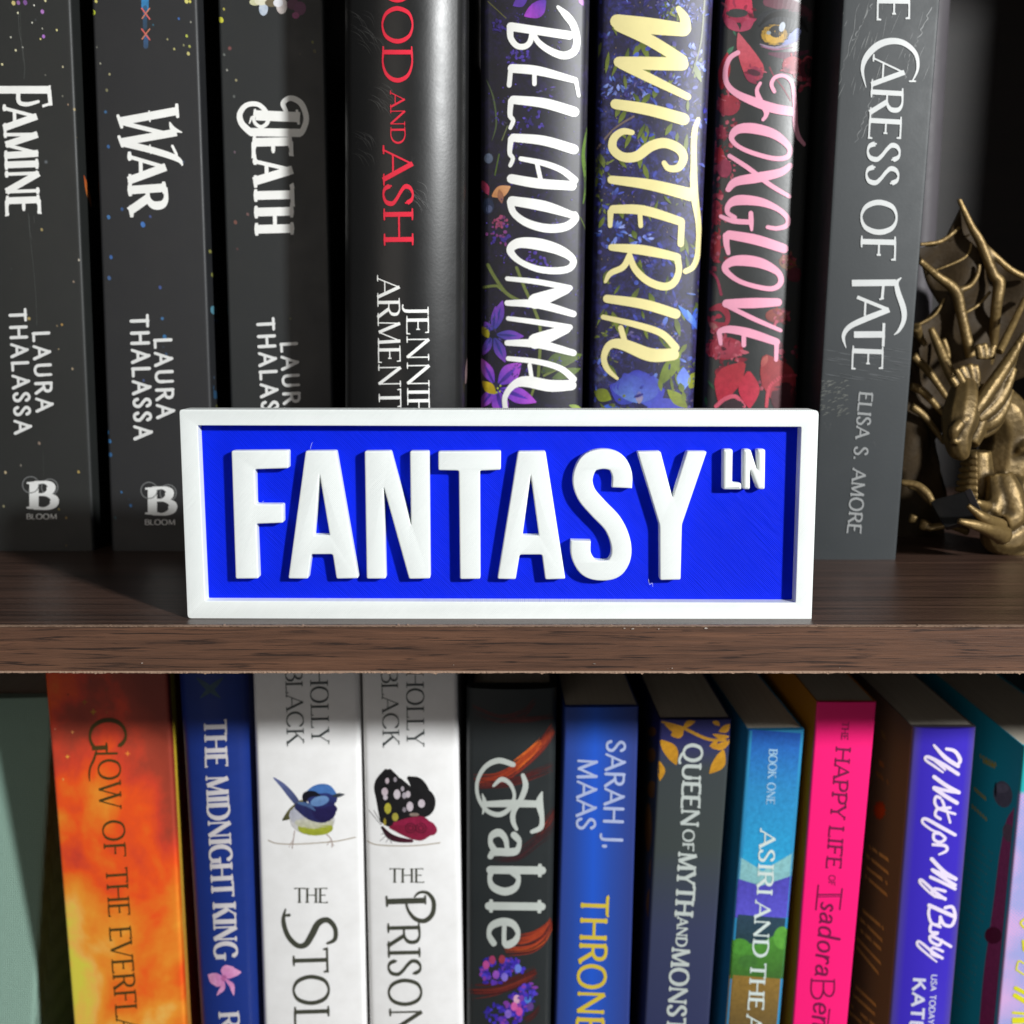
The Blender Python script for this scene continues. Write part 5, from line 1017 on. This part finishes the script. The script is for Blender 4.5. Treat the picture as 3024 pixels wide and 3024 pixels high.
i.curve(t8([(1835, 1905), (1980, 1900)]), 18, cap=False); i.curve(t8([(1865, 1640), (1960, 1690)]), 12); i.curve(t8([(1860, 1700), (1960, 1760)]), 14); i.curve(t8([(1925, 1255), (1932, 1330)]), 8); i.curve(t8([(1845, 1840), (1960, 1850)]), 8); i.build('title_lettering', plain('dcd820', .4), B11.root)
def aL(i):
    rr = random.Random(13)
    Bb = lambda x, y, rx, ry, h, an=0: i.blob(*t3([(x, y)])[0], rx / 2.76, ry / 2.76, c(h), c(h), an)
    i.curve(t3([(1960, 1340), (1860, 1420), (1820, 1700), (1790, 2000), (1750, 2300), (1700, 2700), (1660, 3150)]), [10, 40, 60, 66, 66, 70, 70], c('b85494'), False, c('b03c80'))
    Bb(1760, 1230, 76, 110, '74748c', -.2); Bb(1750, 1180, 60, 40, '8a8aa4'); Bb(1700, 1190, 8, 60, '101828'); Bb(1805, 1545, 46, 76, '8a7088', -.2)
    for pts in (([(1575, 920), (1640, 960), (1720, 1000)]), ([(1600, 960), (1700, 1010)]), ([(1530, 1190), (1630, 1280)]), ([(1510, 1330), (1640, 1450)])): 
        for k in range(6):
            x0, y0 = pts[0]; x1, y1 = pts[-1]; f = k / 6; i.curve(t3([(x0 + (x1 - x0) * f, y0 + (y1 - y0) * f - 14), (x0 + (x1 - x0) * f + 6, y0 + (y1 - y0) * f + 14)]), 3.6, c('d8c028'))
    for k in range(22):
        y0 = 1580 + k * 62; x0 = 1490 - k * 8.5
        for j in range(9):
            if rr.random() < .2: continue
            x, y = x0 + j * 22, y0 + j * 16; i.curve(t3([(x, y - 7), (x + 7, y + 10)]), 2, c('7aa0a4'), False)
    Bb(1680, 2380, 70, 70, '7a2450')
art(B11, aL, 'cover_art', B11.side(-1))

# ================================================================ sign
YF = .007
LEAN = math.tan(R(2.6))
def onS(px, py, dep=0.0):
    """point on the sign's plane, dep metres behind its front face"""
    d = ray(px, py); Y = YF + dep
    for _ in range(10):
        p = CAM + d * ((Y - CAM.y) / d.y); Y = YF + dep + p.z * LEAN
    return CAM + d * ((Y - CAM.y) / d.y)
sign = thing('street_sign', (-.004, YF + .006, 0), 'blue and white toy street sign reading FANTASY LN, standing on the shelf edge', 'sign')
def rounded(P, r, seg=4):
    n = len(P); out = []
    if isinstance(r, (int, float)): r = [r] * n
    for i_ in range(n):
        a, b_, d_ = Vector(P[i_ - 1]), Vector(P[i_]), Vector(P[(i_ + 1) % n])
        u, w_ = (a - b_), (d_ - b_); rr = min(r[i_], u.length * .4, w_.length * .4)
        if rr <= 0: out.append(tuple(b_)); continue
        p, q_ = b_ + u.normalized() * rr, b_ + w_.normalized() * rr
        for k in range(seg + 1):
            t_ = k / seg; x = p.lerp(b_, t_).lerp(b_.lerp(q_, t_), t_); out.append((x.x, x.y))
    return out
def extrude(name, loops, d0, d1, mat, bev, parent=sign, seg=3):
    """loops in photo pixels on plane dep=d0 (front) -> solid slab from d0 to d1 behind, rounded front edge"""
    L3 = [[onS(x, y, d0) for x, y in lp] for lp in loops]
    cu = bpy.data.curves.new(name, 'CURVE'); cu.dimensions = '2D'; cu.fill_mode = 'BOTH'
    th = (d1 - d0) / 2; cu.extrude = th - bev; cu.bevel_depth = bev; cu.bevel_resolution = seg
    cu.offset = -bev
    for lp in L3:
        sp = cu.splines.new('POLY'); sp.points.add(len(lp) - 1); sp.use_cyclic_u = True
        for k, p in enumerate(lp): sp.points[k].co = (p.x, p.z, 0, 1)
    tmp = bpy.data.objects.new('tmp', cu); C.objects.link(tmp)
    dg = bpy.context.evaluated_depsgraph_get(); me = bpy.data.meshes.new_from_object(tmp.evaluated_get(dg))
    bpy.data.objects.remove(tmp)
    mid = (d0 + d1) / 2; off = parent.location
    for v_ in me.vertices:
        x, z, y = v_.co; v_.co = Vector((x, YF + mid - y + z * LEAN, z)) - off
    bm = bmesh.new(); bm.from_mesh(me); bmesh.ops.remove_doubles(bm, verts=bm.verts, dist=1e-7); bmesh.ops.recalc_face_normals(bm, faces=bm.faces); bm.to_mesh(me); bm.free()
    me.name = name; me.materials.clear(); me.materials.append(mat)
    for p in me.polygons: p.use_smooth = True
    me.set_sharp_from_angle(angle=R(35))
    o = bpy.data.objects.new(name, me); C.objects.link(o); o.parent = parent; return o
outer = rounded([(528.5, 1209.5), (2418.5, 1211.5), (2397, 1832), (553, 1827)], [10, 14, 8, 12], 5)
inner = rounded([(583, 1256.5), (2366, 1261), (2349, 1780), (606, 1775)], 3, 2)
extrude('frame', [outer, inner], 0, .0085, m_white, .0003)
mesh_obj('panel', [p for dep in (.0040, .0056) for p in [onS(x, y, .0) + Vector((0, dep, 0)) for x, y in ((578, 1252), (2371, 1256), (2354, 1785), (601, 1780))]],
         [(0, 3, 2, 1), (4, 5, 6, 7), (0, 1, 5, 4), (1, 2, 6, 5), (2, 3, 7, 6), (3, 0, 4, 7)], m_blue, sign)
e5 = lambda P: [(500 + x / 1.7564, 1150 + y / 1.7564) for x, y in P]
e6 = lambda P: [(1500 + x / 1.7564, 1150 + y / 1.7564) for x, y in P]
LET = [
 [e5([(321, 318), (617, 316), (617, 410), (443, 415), (447, 596), (589, 596), (590, 693), (451, 698), (462, 982), (343, 983)])],
 [e5([(706, 319), (864, 318), (980, 981), (866, 983), (846, 856), (736, 856), (719, 983), (616, 982)]), e5([(779, 448), (831, 756), (751, 756)])],
 [e5([(1012, 320), (1149, 319), (1253, 706), (1247, 320), (1347, 320), (1353, 982), (1243, 984), (1111, 508), (1123, 983), (1023, 983)])],
 [e5([(1394, 322), (1720, 320), (1719, 418), (1611, 422), (1613, 984), (1507, 985), (1501, 422), (1395, 420)])],
 [e6([(52, 322), (195, 321), (298, 984), (193, 987), (176, 858), (61, 858), (40, 986), (-55, 984)]), e6([(118, 448), (160, 758), (76, 758)])],
 None,
 [e6([(671, 323), (792, 321), (854, 562), (930, 321), (1033, 322), (903, 702), (896, 988), (788, 990), (787, 706)])],
 [e6([(1117, 311), (1168, 311), (1165, 484), (1213, 487), (1213, 521), (1116, 521)])],
 [e6([(1221, 311), (1260, 311), (1295, 420), (1293, 311), (1337, 311), (1334, 520), (1297, 520), (1257, 420), (1257, 520), (1220, 520)])],
]
# the S as an offset outline of its centre line
sp_ = catmull([(592, 512), (592, 440), (560, 380), (492, 362), (420, 385), (388, 465), (408, 545), (470, 620), (545, 700), (584, 790), (586, 870), (550, 928), (484, 941), (418, 924), (380, 860), (378, 785)], False, 6)
sp_ = [Vector(p) for p in sp_]; lft = []; rgt = []
for k in range(len(sp_)):
    t_ = (sp_[min(k + 1, len(sp_) - 1)] - sp_[max(k - 1, 0)]).normalized(); n_ = Vector((-t_.y, t_.x)); lft.append(tuple(sp_[k] + n_ * 52)); rgt.append(tuple(sp_[k] - n_ * 52))
LET[5] = [e6(lft + rgt[::-1])]
for k, lp in enumerate(LET):
    small = k > 6
    if k == 5: L_ = lp
    else: L_ = [rounded(lp[0], 5.5 if not small else 6, 3)] + [rounded(h_, 2, 2) for h_ in lp[1:]]
    extrude('letter', L_, .0004, .0042, m_white, .00045 if not small else .0008, seg=3)
# stray plastic threads
V = []; F = []
def thread(pts, r=.000035):
    P3 = [onS(x, y, .0028) for x, y in catmull(pts, False, 5)]
    for k, p in enumerate(P3):
        V.extend([p + Vector((r, 0, 0)), p + Vector((-r, 0, r)), p + Vector((0, -r, -r))])
        if k:
            b_ = len(V) - 3
            for j in range(3): F.append((b_ - 3 + j, b_ - 3 + (j + 1) % 3, b_ + (j + 1) % 3, b_ + j))
thread([(1915, 1710), (1918, 1726), (1926, 1722), (1928, 1733)]); thread([(917, 1325), (920, 1312), (924, 1306)]); thread([(775, 1482), (779, 1479)])
o = mesh_obj('plastic_threads', V, F, m_white, sign); tag(o, kind='stuff')

# ================================================================ dragon
m, nt, b = newmat('antique_gold_resin'); v = coords(nt)
n1 = noise(nt, v, 700, 6, .65); n2 = noise(nt, v, 120, 5, .6)
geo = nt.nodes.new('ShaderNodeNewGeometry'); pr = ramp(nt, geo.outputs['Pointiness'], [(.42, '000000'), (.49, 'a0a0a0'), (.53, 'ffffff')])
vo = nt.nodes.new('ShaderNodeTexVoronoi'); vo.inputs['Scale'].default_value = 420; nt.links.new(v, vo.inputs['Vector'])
worn = mixc(nt, n2, '54432a', '9c8250'); patina_shade = mixc(nt, pr, '1c150c', worn)  # dark patina in recesses, also standing in for occlusion shade in the colour
nt.links.new(patina_shade, b.inputs['Base Color']); b.inputs['Metallic'].default_value = .55; b.inputs['Roughness'].default_value = .45
hh = nt.nodes.new('ShaderNodeMath'); hh.operation = 'ADD'; nt.links.new(n1, hh.inputs[0]); nt.links.new(vo.outputs['Distance'], hh.inputs[1])
bump(nt, b, hh.outputs[0], .3, .0006)
m_dgold = m
m, nt, b = newmat('dark_bronze_membrane'); v = coords(nt)
nt.links.new(mixc(nt, noise(nt, v, 80, 5), '120d07', '43341e'), b.inputs['Base Color']); b.inputs['Roughness'].default_value = .65; b.inputs['Specular IOR Level'].default_value = .2; bump(nt, b, noise(nt, v, 600, 5), .4, .0006)
m_mem = m
drg = thing('dragon_figurine', tuple(onY(2960, 1640, .13)[k] if k < 2 else 0 for k in range(3)), 'antique gold dragon figurine with spread wings reading a small dark book at the right edge', 'figurine')
def tubes(name, items, mat, voxel=None, parent=drg):
    """items: list of [(px,py,Y,r_mm)...] chains skinned into round limbs, blended by a voxel remesh"""
    V = []; F = []
    for ch in items:
        P = [(*onY(x, y, Y), r / 1000) for x, y, Y, r in ch]
        if len(P) > 1: P = catmull(P, False, 5)
        P = [P[0][:3] + (P[0][3] * .25,)] + P + [P[-1][:3] + (P[-1][3] * .25,)] if len(P) > 1 else P
        if len(P) == 1:
            x, y, z, r = P[0]; P = [(x, y, z + r * math.cos(a * math.pi / 8), max(r * .05, r * math.sin(a * math.pi / 8))) for a in range(9)]
        S_ = 10; base = len(V)
        for k, p in enumerate(P):
            a = Vector(P[max(0, k - 1)][:3]); b_ = Vector(P[min(len(P) - 1, k + 1)][:3]); t_ = (b_ - a)
            t_ = t_.normalized() if t_.length > 1e-9 else Vector((0, 0, 1))
            u = t_.cross(Vector((0, 1, 0)));  u = u.normalized() if u.length > 1e-4 else Vector((1, 0, 0)); w_ = t_.cross(u)
            shift = t_ * (-.6 * p[3] if (k == 0 and len(ch) > 1) else (.6 * p[3] if (k == len(P) - 1 and len(ch) > 1) else 0))
            for j in range(S_):
                an = 2 * math.pi * j / S_; V.append(Vector(p[:3]) + shift + (u * math.cos(an) + w_ * math.sin(an)) * p[3])
            if k:
                for j in range(S_):
                    q0 = base + S_ * (k - 1); q1 = base + S_ * k; F.append((q0 + j, q0 + (j + 1) % S_, q1 + (j + 1) % S_, q1 + j))
        F.append(tuple(base + j for j in range(S_))[::-1]); F.append(tuple(base + S_ * (len(P) - 1) + j for j in range(S_)))
    o = mesh_obj(name, V, F, mat, parent, smooth=True)
    if voxel:
        r_ = o.modifiers.new('remesh', 'REMESH'); r_.mode = 'VOXEL'; r_.voxel_size = voxel; r_.use_smooth_shade = True
        s_ = o.modifiers.new('smooth', 'SMOOTH'); s_.iterations = 3; s_.factor = .5
    return o
YW = .135
bones = [[(2831, 587, YW, 1.0), (2868, 668, YW, 1.6), (2896, 717, YW, 2.0), (2932, 808, YW, 2.2), (2950, 836, YW, 2.6), (2942, 904, YW, 2.3), (2932, 1009, YW + .005, 2.2), (2915, 1090, YW + .01, 2)],
         [(2898, 720, YW, 1.4), (2940, 758, YW, 1.4), (2985, 797, YW, 1.4), (3040, 825, YW, 1.4)],
         [(2716, 770, YW - .004, 1.3), (2765, 813, YW, 1.7), (2820, 858, YW, 2.4), (2838, 925, YW, 2.2), (2855, 1000, YW, 2.3), (2868, 1055, YW, 2.4)],
         [(2824, 858, YW, 1.6), (2862, 846, YW, 1.2), (2885, 815, YW, 1.1), (2892, 780, YW, .9)],
         [(2704, 966, YW - .004, 2.4), (2716, 995, YW, 1.8), (2735, 1020, YW, 1.2)],
         [(2748, 968, YW - .004, 1.4), (2770, 1020, YW - .006, 2.0), (2803, 1096, YW - .01, 2.3), (2830, 1150, YW - .01, 2.2)],
         [(2785, 1000, YW, 1.2), (2795, 1030, YW, 1.4), (2800, 1060, YW, 1.2)],
         [(2695, 1050, YW, 2.0), (2740, 1095, YW, 1.8), (2800, 1180, YW, 1.2)], [(2690, 1140, YW, 2), (2730, 1160, YW, 1.8), (2790, 1230, YW, 1.2)], [(2690, 1200, YW, 1.8), (2730, 1230, YW, 1.6), (2790, 1310, YW, 1.2)],
         [(3028, 880, YW, 1.3), (2990, 960, YW - .01, 1.6), (2950, 1040, YW - .02, 1.8)]]
arcs = [[(2715, 722, YW + .004, .9), (2780, 712, YW + .004, 1), (2835, 670, YW + .004, .9)], [(2760, 800, YW + .004, .6), (2850, 760, YW + .004, .8), (2870, 715, YW + .004, .7)], [(2710, 960, YW + .004, .8), (2760, 930, YW + .004, .8), (2790, 880, YW + .004, .7)], [(2840, 930, YW + .004, .8), (2890, 900, YW + .004, .8), (2925, 860, YW + .004, .8)]]
tubes('wing_bones', bones + arcs, m_dgold, .0006)
def sheet(pts, Y, mat, name):
    P = [onY(x, y, Y) for x, y in pts]; bm = bmesh.new()
    vs = [bm.verts.new(p) for p in P]
    for t_ in tessellate_polygon([P]): bm.faces.new([vs[k] for k in t_])
    for _ in range(4): bmesh.ops.subdivide_edges(bm, edges=[e for e in bm.edges if e.calc_length() > .002], cuts=1, use_grid_fill=True)
    bmesh.ops.triangulate(bm, faces=bm.faces)
    for v_ in bm.verts:
        x, z = v_.co.x, v_.co.z
        v_.co.y += .0035 * math.sin((x - .13) * 230 - z * 60) * math.sin(z * 90 + 1)
    bmesh.ops.recalc_face_normals(bm, faces=bm.faces)
    off = drg.location
    for v_ in bm.verts: v_.co -= off
    me = bpy.data.meshes.new(name); bm.to_mesh(me); bm.free()
    for p in me.polygons: p.use_smooth = True
    me.materials.append(mat); o = bpy.data.objects.new(name, me); C.objects.link(o); o.parent = drg
    m_ = o.modifiers.new('thickness', 'SOLIDIFY'); m_.thickness = .001
    return o
sheet([(2832, 600), (2870, 690), (2935, 760), (3040, 830), (3040, 1100), (2950, 1150), (2870, 1200), (2760, 1300), (2800, 1480), (2790, 1660), (2640, 1660), (2640, 970), (2725, 950), (2775, 900), (2720, 780), (2690, 740), (2740, 725), (2790, 705)], YW + .006, m_mem, 'wing_membrane_and_dark_flap')  # lower-left flap added: dark sheet standing in for the shaded gap
# body, neck, haunches, arms
YD = .108
body = [[(2905, 1180, YD + .01, 7), (2955, 1215, YD + .01, 10), (2975, 1290, YD + .012, 11), (2960, 1380, YD + .012, 12), (2940, 1450, YD + .012, 12), (2945, 1540, YD + .01, 12)],
        [(2890, 1330, YD, 5), (2885, 1400, YD, 6.5), (2890, 1470, YD, 6.5), (2900, 1530, YD, 5)],
        [(3010, 1430, YD, 9), (2985, 1490, YD - .004, 9), (2975, 1540, YD - .008, 7)],
        [(2960, 1400, YD - .008, 4), (2975, 1450, YD - .01, 5.5), (2990, 1520, YD - .012, 5.5), (2960, 1545, YD - .014, 4)],
        [(2935, 1400, YD - .008, 3), (2945, 1460, YD - .01, 4.5), (2930, 1520, YD - .014, 3)],
        [(3060, 1580, YD + .005, 10), (3000, 1575, YD - .002, 9), (2950, 1585, YD - .006, 7.5), (2920, 1560, YD - .01, 4), (2880, 1545, YD - .014, 2.4), (2830, 1540, YD - .018, 1.4)],
        [(3050, 1615, YD, 7), (2990, 1618, YD - .004, 5.5), (2950, 1630, YD - .005, 3)],
        [(2930, 1530, YD - .01, 3), (2890, 1515, YD - .016, 2), (2860, 1500, YD - .02, 1.3)],
        [(2930, 1500, YD - .01, 2.6), (2900, 1490, YD - .018, 1.8), (2880, 1480, YD - .02, 1.2)],
        [(3040, 1300, YD + .01, 6), (3020, 1310, YD + .006, 5), (3035, 1345, YD, 5)],
        [(2680, 1435, YD, 1.4), (2710, 1440, YD, 1.8), (2735, 1465, YD, 1.9), (2760, 1490, YD, 1.6)],
        [(2700, 1520, YD + .01, 2.0), (2690, 1545, YD + .01, 1.4)], [(2735, 1535, YD + .01, 2.2), (2720, 1565, YD + .01, 1.5)], [(2740, 1560, YD + .01, 1.6), (2800, 1552, YD + .01, 1.6), (2860, 1570, YD + .01, 2)]]
tubes('body', body, m_dgold, .0008)
tubes('claw', [[(2960, 1580, .088, 4), (2915, 1560, .080, 2.6), (2870, 1548, .0765, 1.8), (2830, 1538, .076, 1.0)]], m_dgold)
tubes('claw', [[(2950, 1555, .088, 3.4), (2915, 1535, .079, 2.2), (2885, 1515, .0765, 1.5), (2858, 1492, .077, .9)]], m_dgold)
tubes('claw', [[(2660, 1425, .094, 1.2), (2705, 1432, .092, 1.5), (2735, 1455, .090, 1.7), (2752, 1480, .088, 1.3)]], m_dgold)
# belly plates
for k in range(9):
    y = 1350 + k * 19
    tubes('belly_plate', [[(2845 - k * 4, y, YD - .001, 1.0), (2868 - k * 2, y - 3, YD - .006, 1.7), (2885, y - 4, YD - .0075, 1.9)]], m_dgold)
head = [[(2850, 1130, YD - .006, 4.5), (2845, 1180, YD - .01, 6.5), (2835, 1240, YD - .014, 7), (2828, 1285, YD - .016, 5.6), (2832, 1325, YD - .016, 4.6), (2845, 1345, YD - .014, 2.6)],
        [(2870, 1140, YD - .006, 5), (2880, 1200, YD - .008, 6), (2870, 1260, YD - .01, 6), (2855, 1310, YD - .012, 4.6)],
        [(2835, 1250, YD - .02, 2), (2818, 1270, YD - .021, 2.2), (2815, 1290, YD - .02, 1.8)], [(2820, 1300, YD - .02, 2.2), (2818, 1312, YD - .02, 1.8)],
        [(2872, 1230, YD - .016, 1.6), (2850, 1238, YD - .019, 2.2), (2838, 1248, YD - .019, 1.8)],
        [(2800, 1280, YD - .008, 2), (2790, 1305, YD - .006, 1.6)]]
tubes('head', head, m_dgold, .0006)
horns = [[(2862, 1240, YD - .016, 2.0), (2900, 1180, YD - .014, 2.8), (2955, 1100, YD - .01, 2.6), (3000, 1030, YD - .006, 1.8), (3026, 985, YD - .004, 1.2)],
         [(2880, 1220, YD - .014, 2.0), (2930, 1170, YD - .012, 2.2), (2975, 1110, YD - .008, 1.8), (3008, 1010, YD - .006, 1.2)],
         [(2885, 1240, YD - .014, 2.2), (2930, 1200, YD - .012, 3), (2965, 1150, YD - .01, 2.6), (2992, 1088, YD - .008, 1.6)],
         [(2900, 1260, YD - .012, 2.4), (2935, 1240, YD - .012, 2.8), (2965, 1200, YD - .01, 2.2), (2985, 1150, YD - .008, 1.4)],
         [(2895, 1285, YD - .01, 2), (2930, 1265, YD - .01, 2.2), (2960, 1235, YD - .01, 1.4)],
         [(2860, 1150, YD - .008, 1.8), (2850, 1110, YD - .008, 1.6), (2838, 1082, YD - .008, 1.3)], [(2848, 1140, YD - .01, 1.6), (2832, 1108, YD - .01, 1.5), (2822, 1090, YD - .01, 1.2)],
         [(2872, 1140, YD - .008, 1.8), (2868, 1100, YD - .008, 1.6), (2862, 1075, YD - .008, 1.3)], [(2880, 1150, YD - .008, 1.6), (2884, 1110, YD - .008, 1.6), (2880, 1078, YD - .008, 1.2)],
         [(2835, 1160, YD - .01, 1.4), (2818, 1130, YD - .01, 1.3), (2808, 1115, YD - .01, 1.1)], [(2895, 1060, YD, 1.6), (2890, 1030, YD, 1.5), (2886, 1018, YD, 1.2)], [(2910, 1060, YD, 1.6), (2908, 1030, YD, 1.5), (2904, 1014, YD, 1.2)], [(2925, 1060, YD, 1.6), (2930, 1030, YD, 1.5), (2940, 1020, YD, 1.2)]]
tubes('horns', horns, m_dgold, .0005)
# little open book in its claws
A_ = [onY(2744, 1478, .094), onY(2850, 1450, .088), onY(2888, 1530, .080), onY(2790, 1558, .084)]
nrm = (A_[1] - A_[0]).cross(A_[3] - A_[0]).normalized()
if nrm.y > 0: nrm = -nrm
bk = bpy.data.objects.new('miniature_book', None); C.objects.link(bk); bk.parent = drg; bk['_w'] = tuple(drg.location)
V = [p + nrm * e for e in (0, -.003) for p in A_]
mesh_obj('book_cover', V, [(0, 1, 2, 3), (7, 6, 5, 4), (0, 4, 5, 1), (1, 5, 6, 2), (2, 6, 7, 3), (3, 7, 4, 0)], plain('0d0c0c', .45), bk, bevel=.0004)
e_ = (A_[1] - A_[0]).normalized()
V = [A_[1] - e_ * .0006 - nrm * .0004, A_[1] + e_ * .0022 + nrm * .001, A_[2] + e_ * .0022 + nrm * .001, A_[2] - e_ * .0006 - nrm * .0004]
V = V + [p - nrm * .0022 for p in V]
mesh_obj('page_edge', V, [(0, 1, 2, 3), (7, 6, 5, 4), (0, 4, 5, 1), (1, 5, 6, 2), (2, 6, 7, 3), (3, 7, 4, 0)], plain('5c5a60', .5), bk)
if '_w' in bk: del bk['_w']
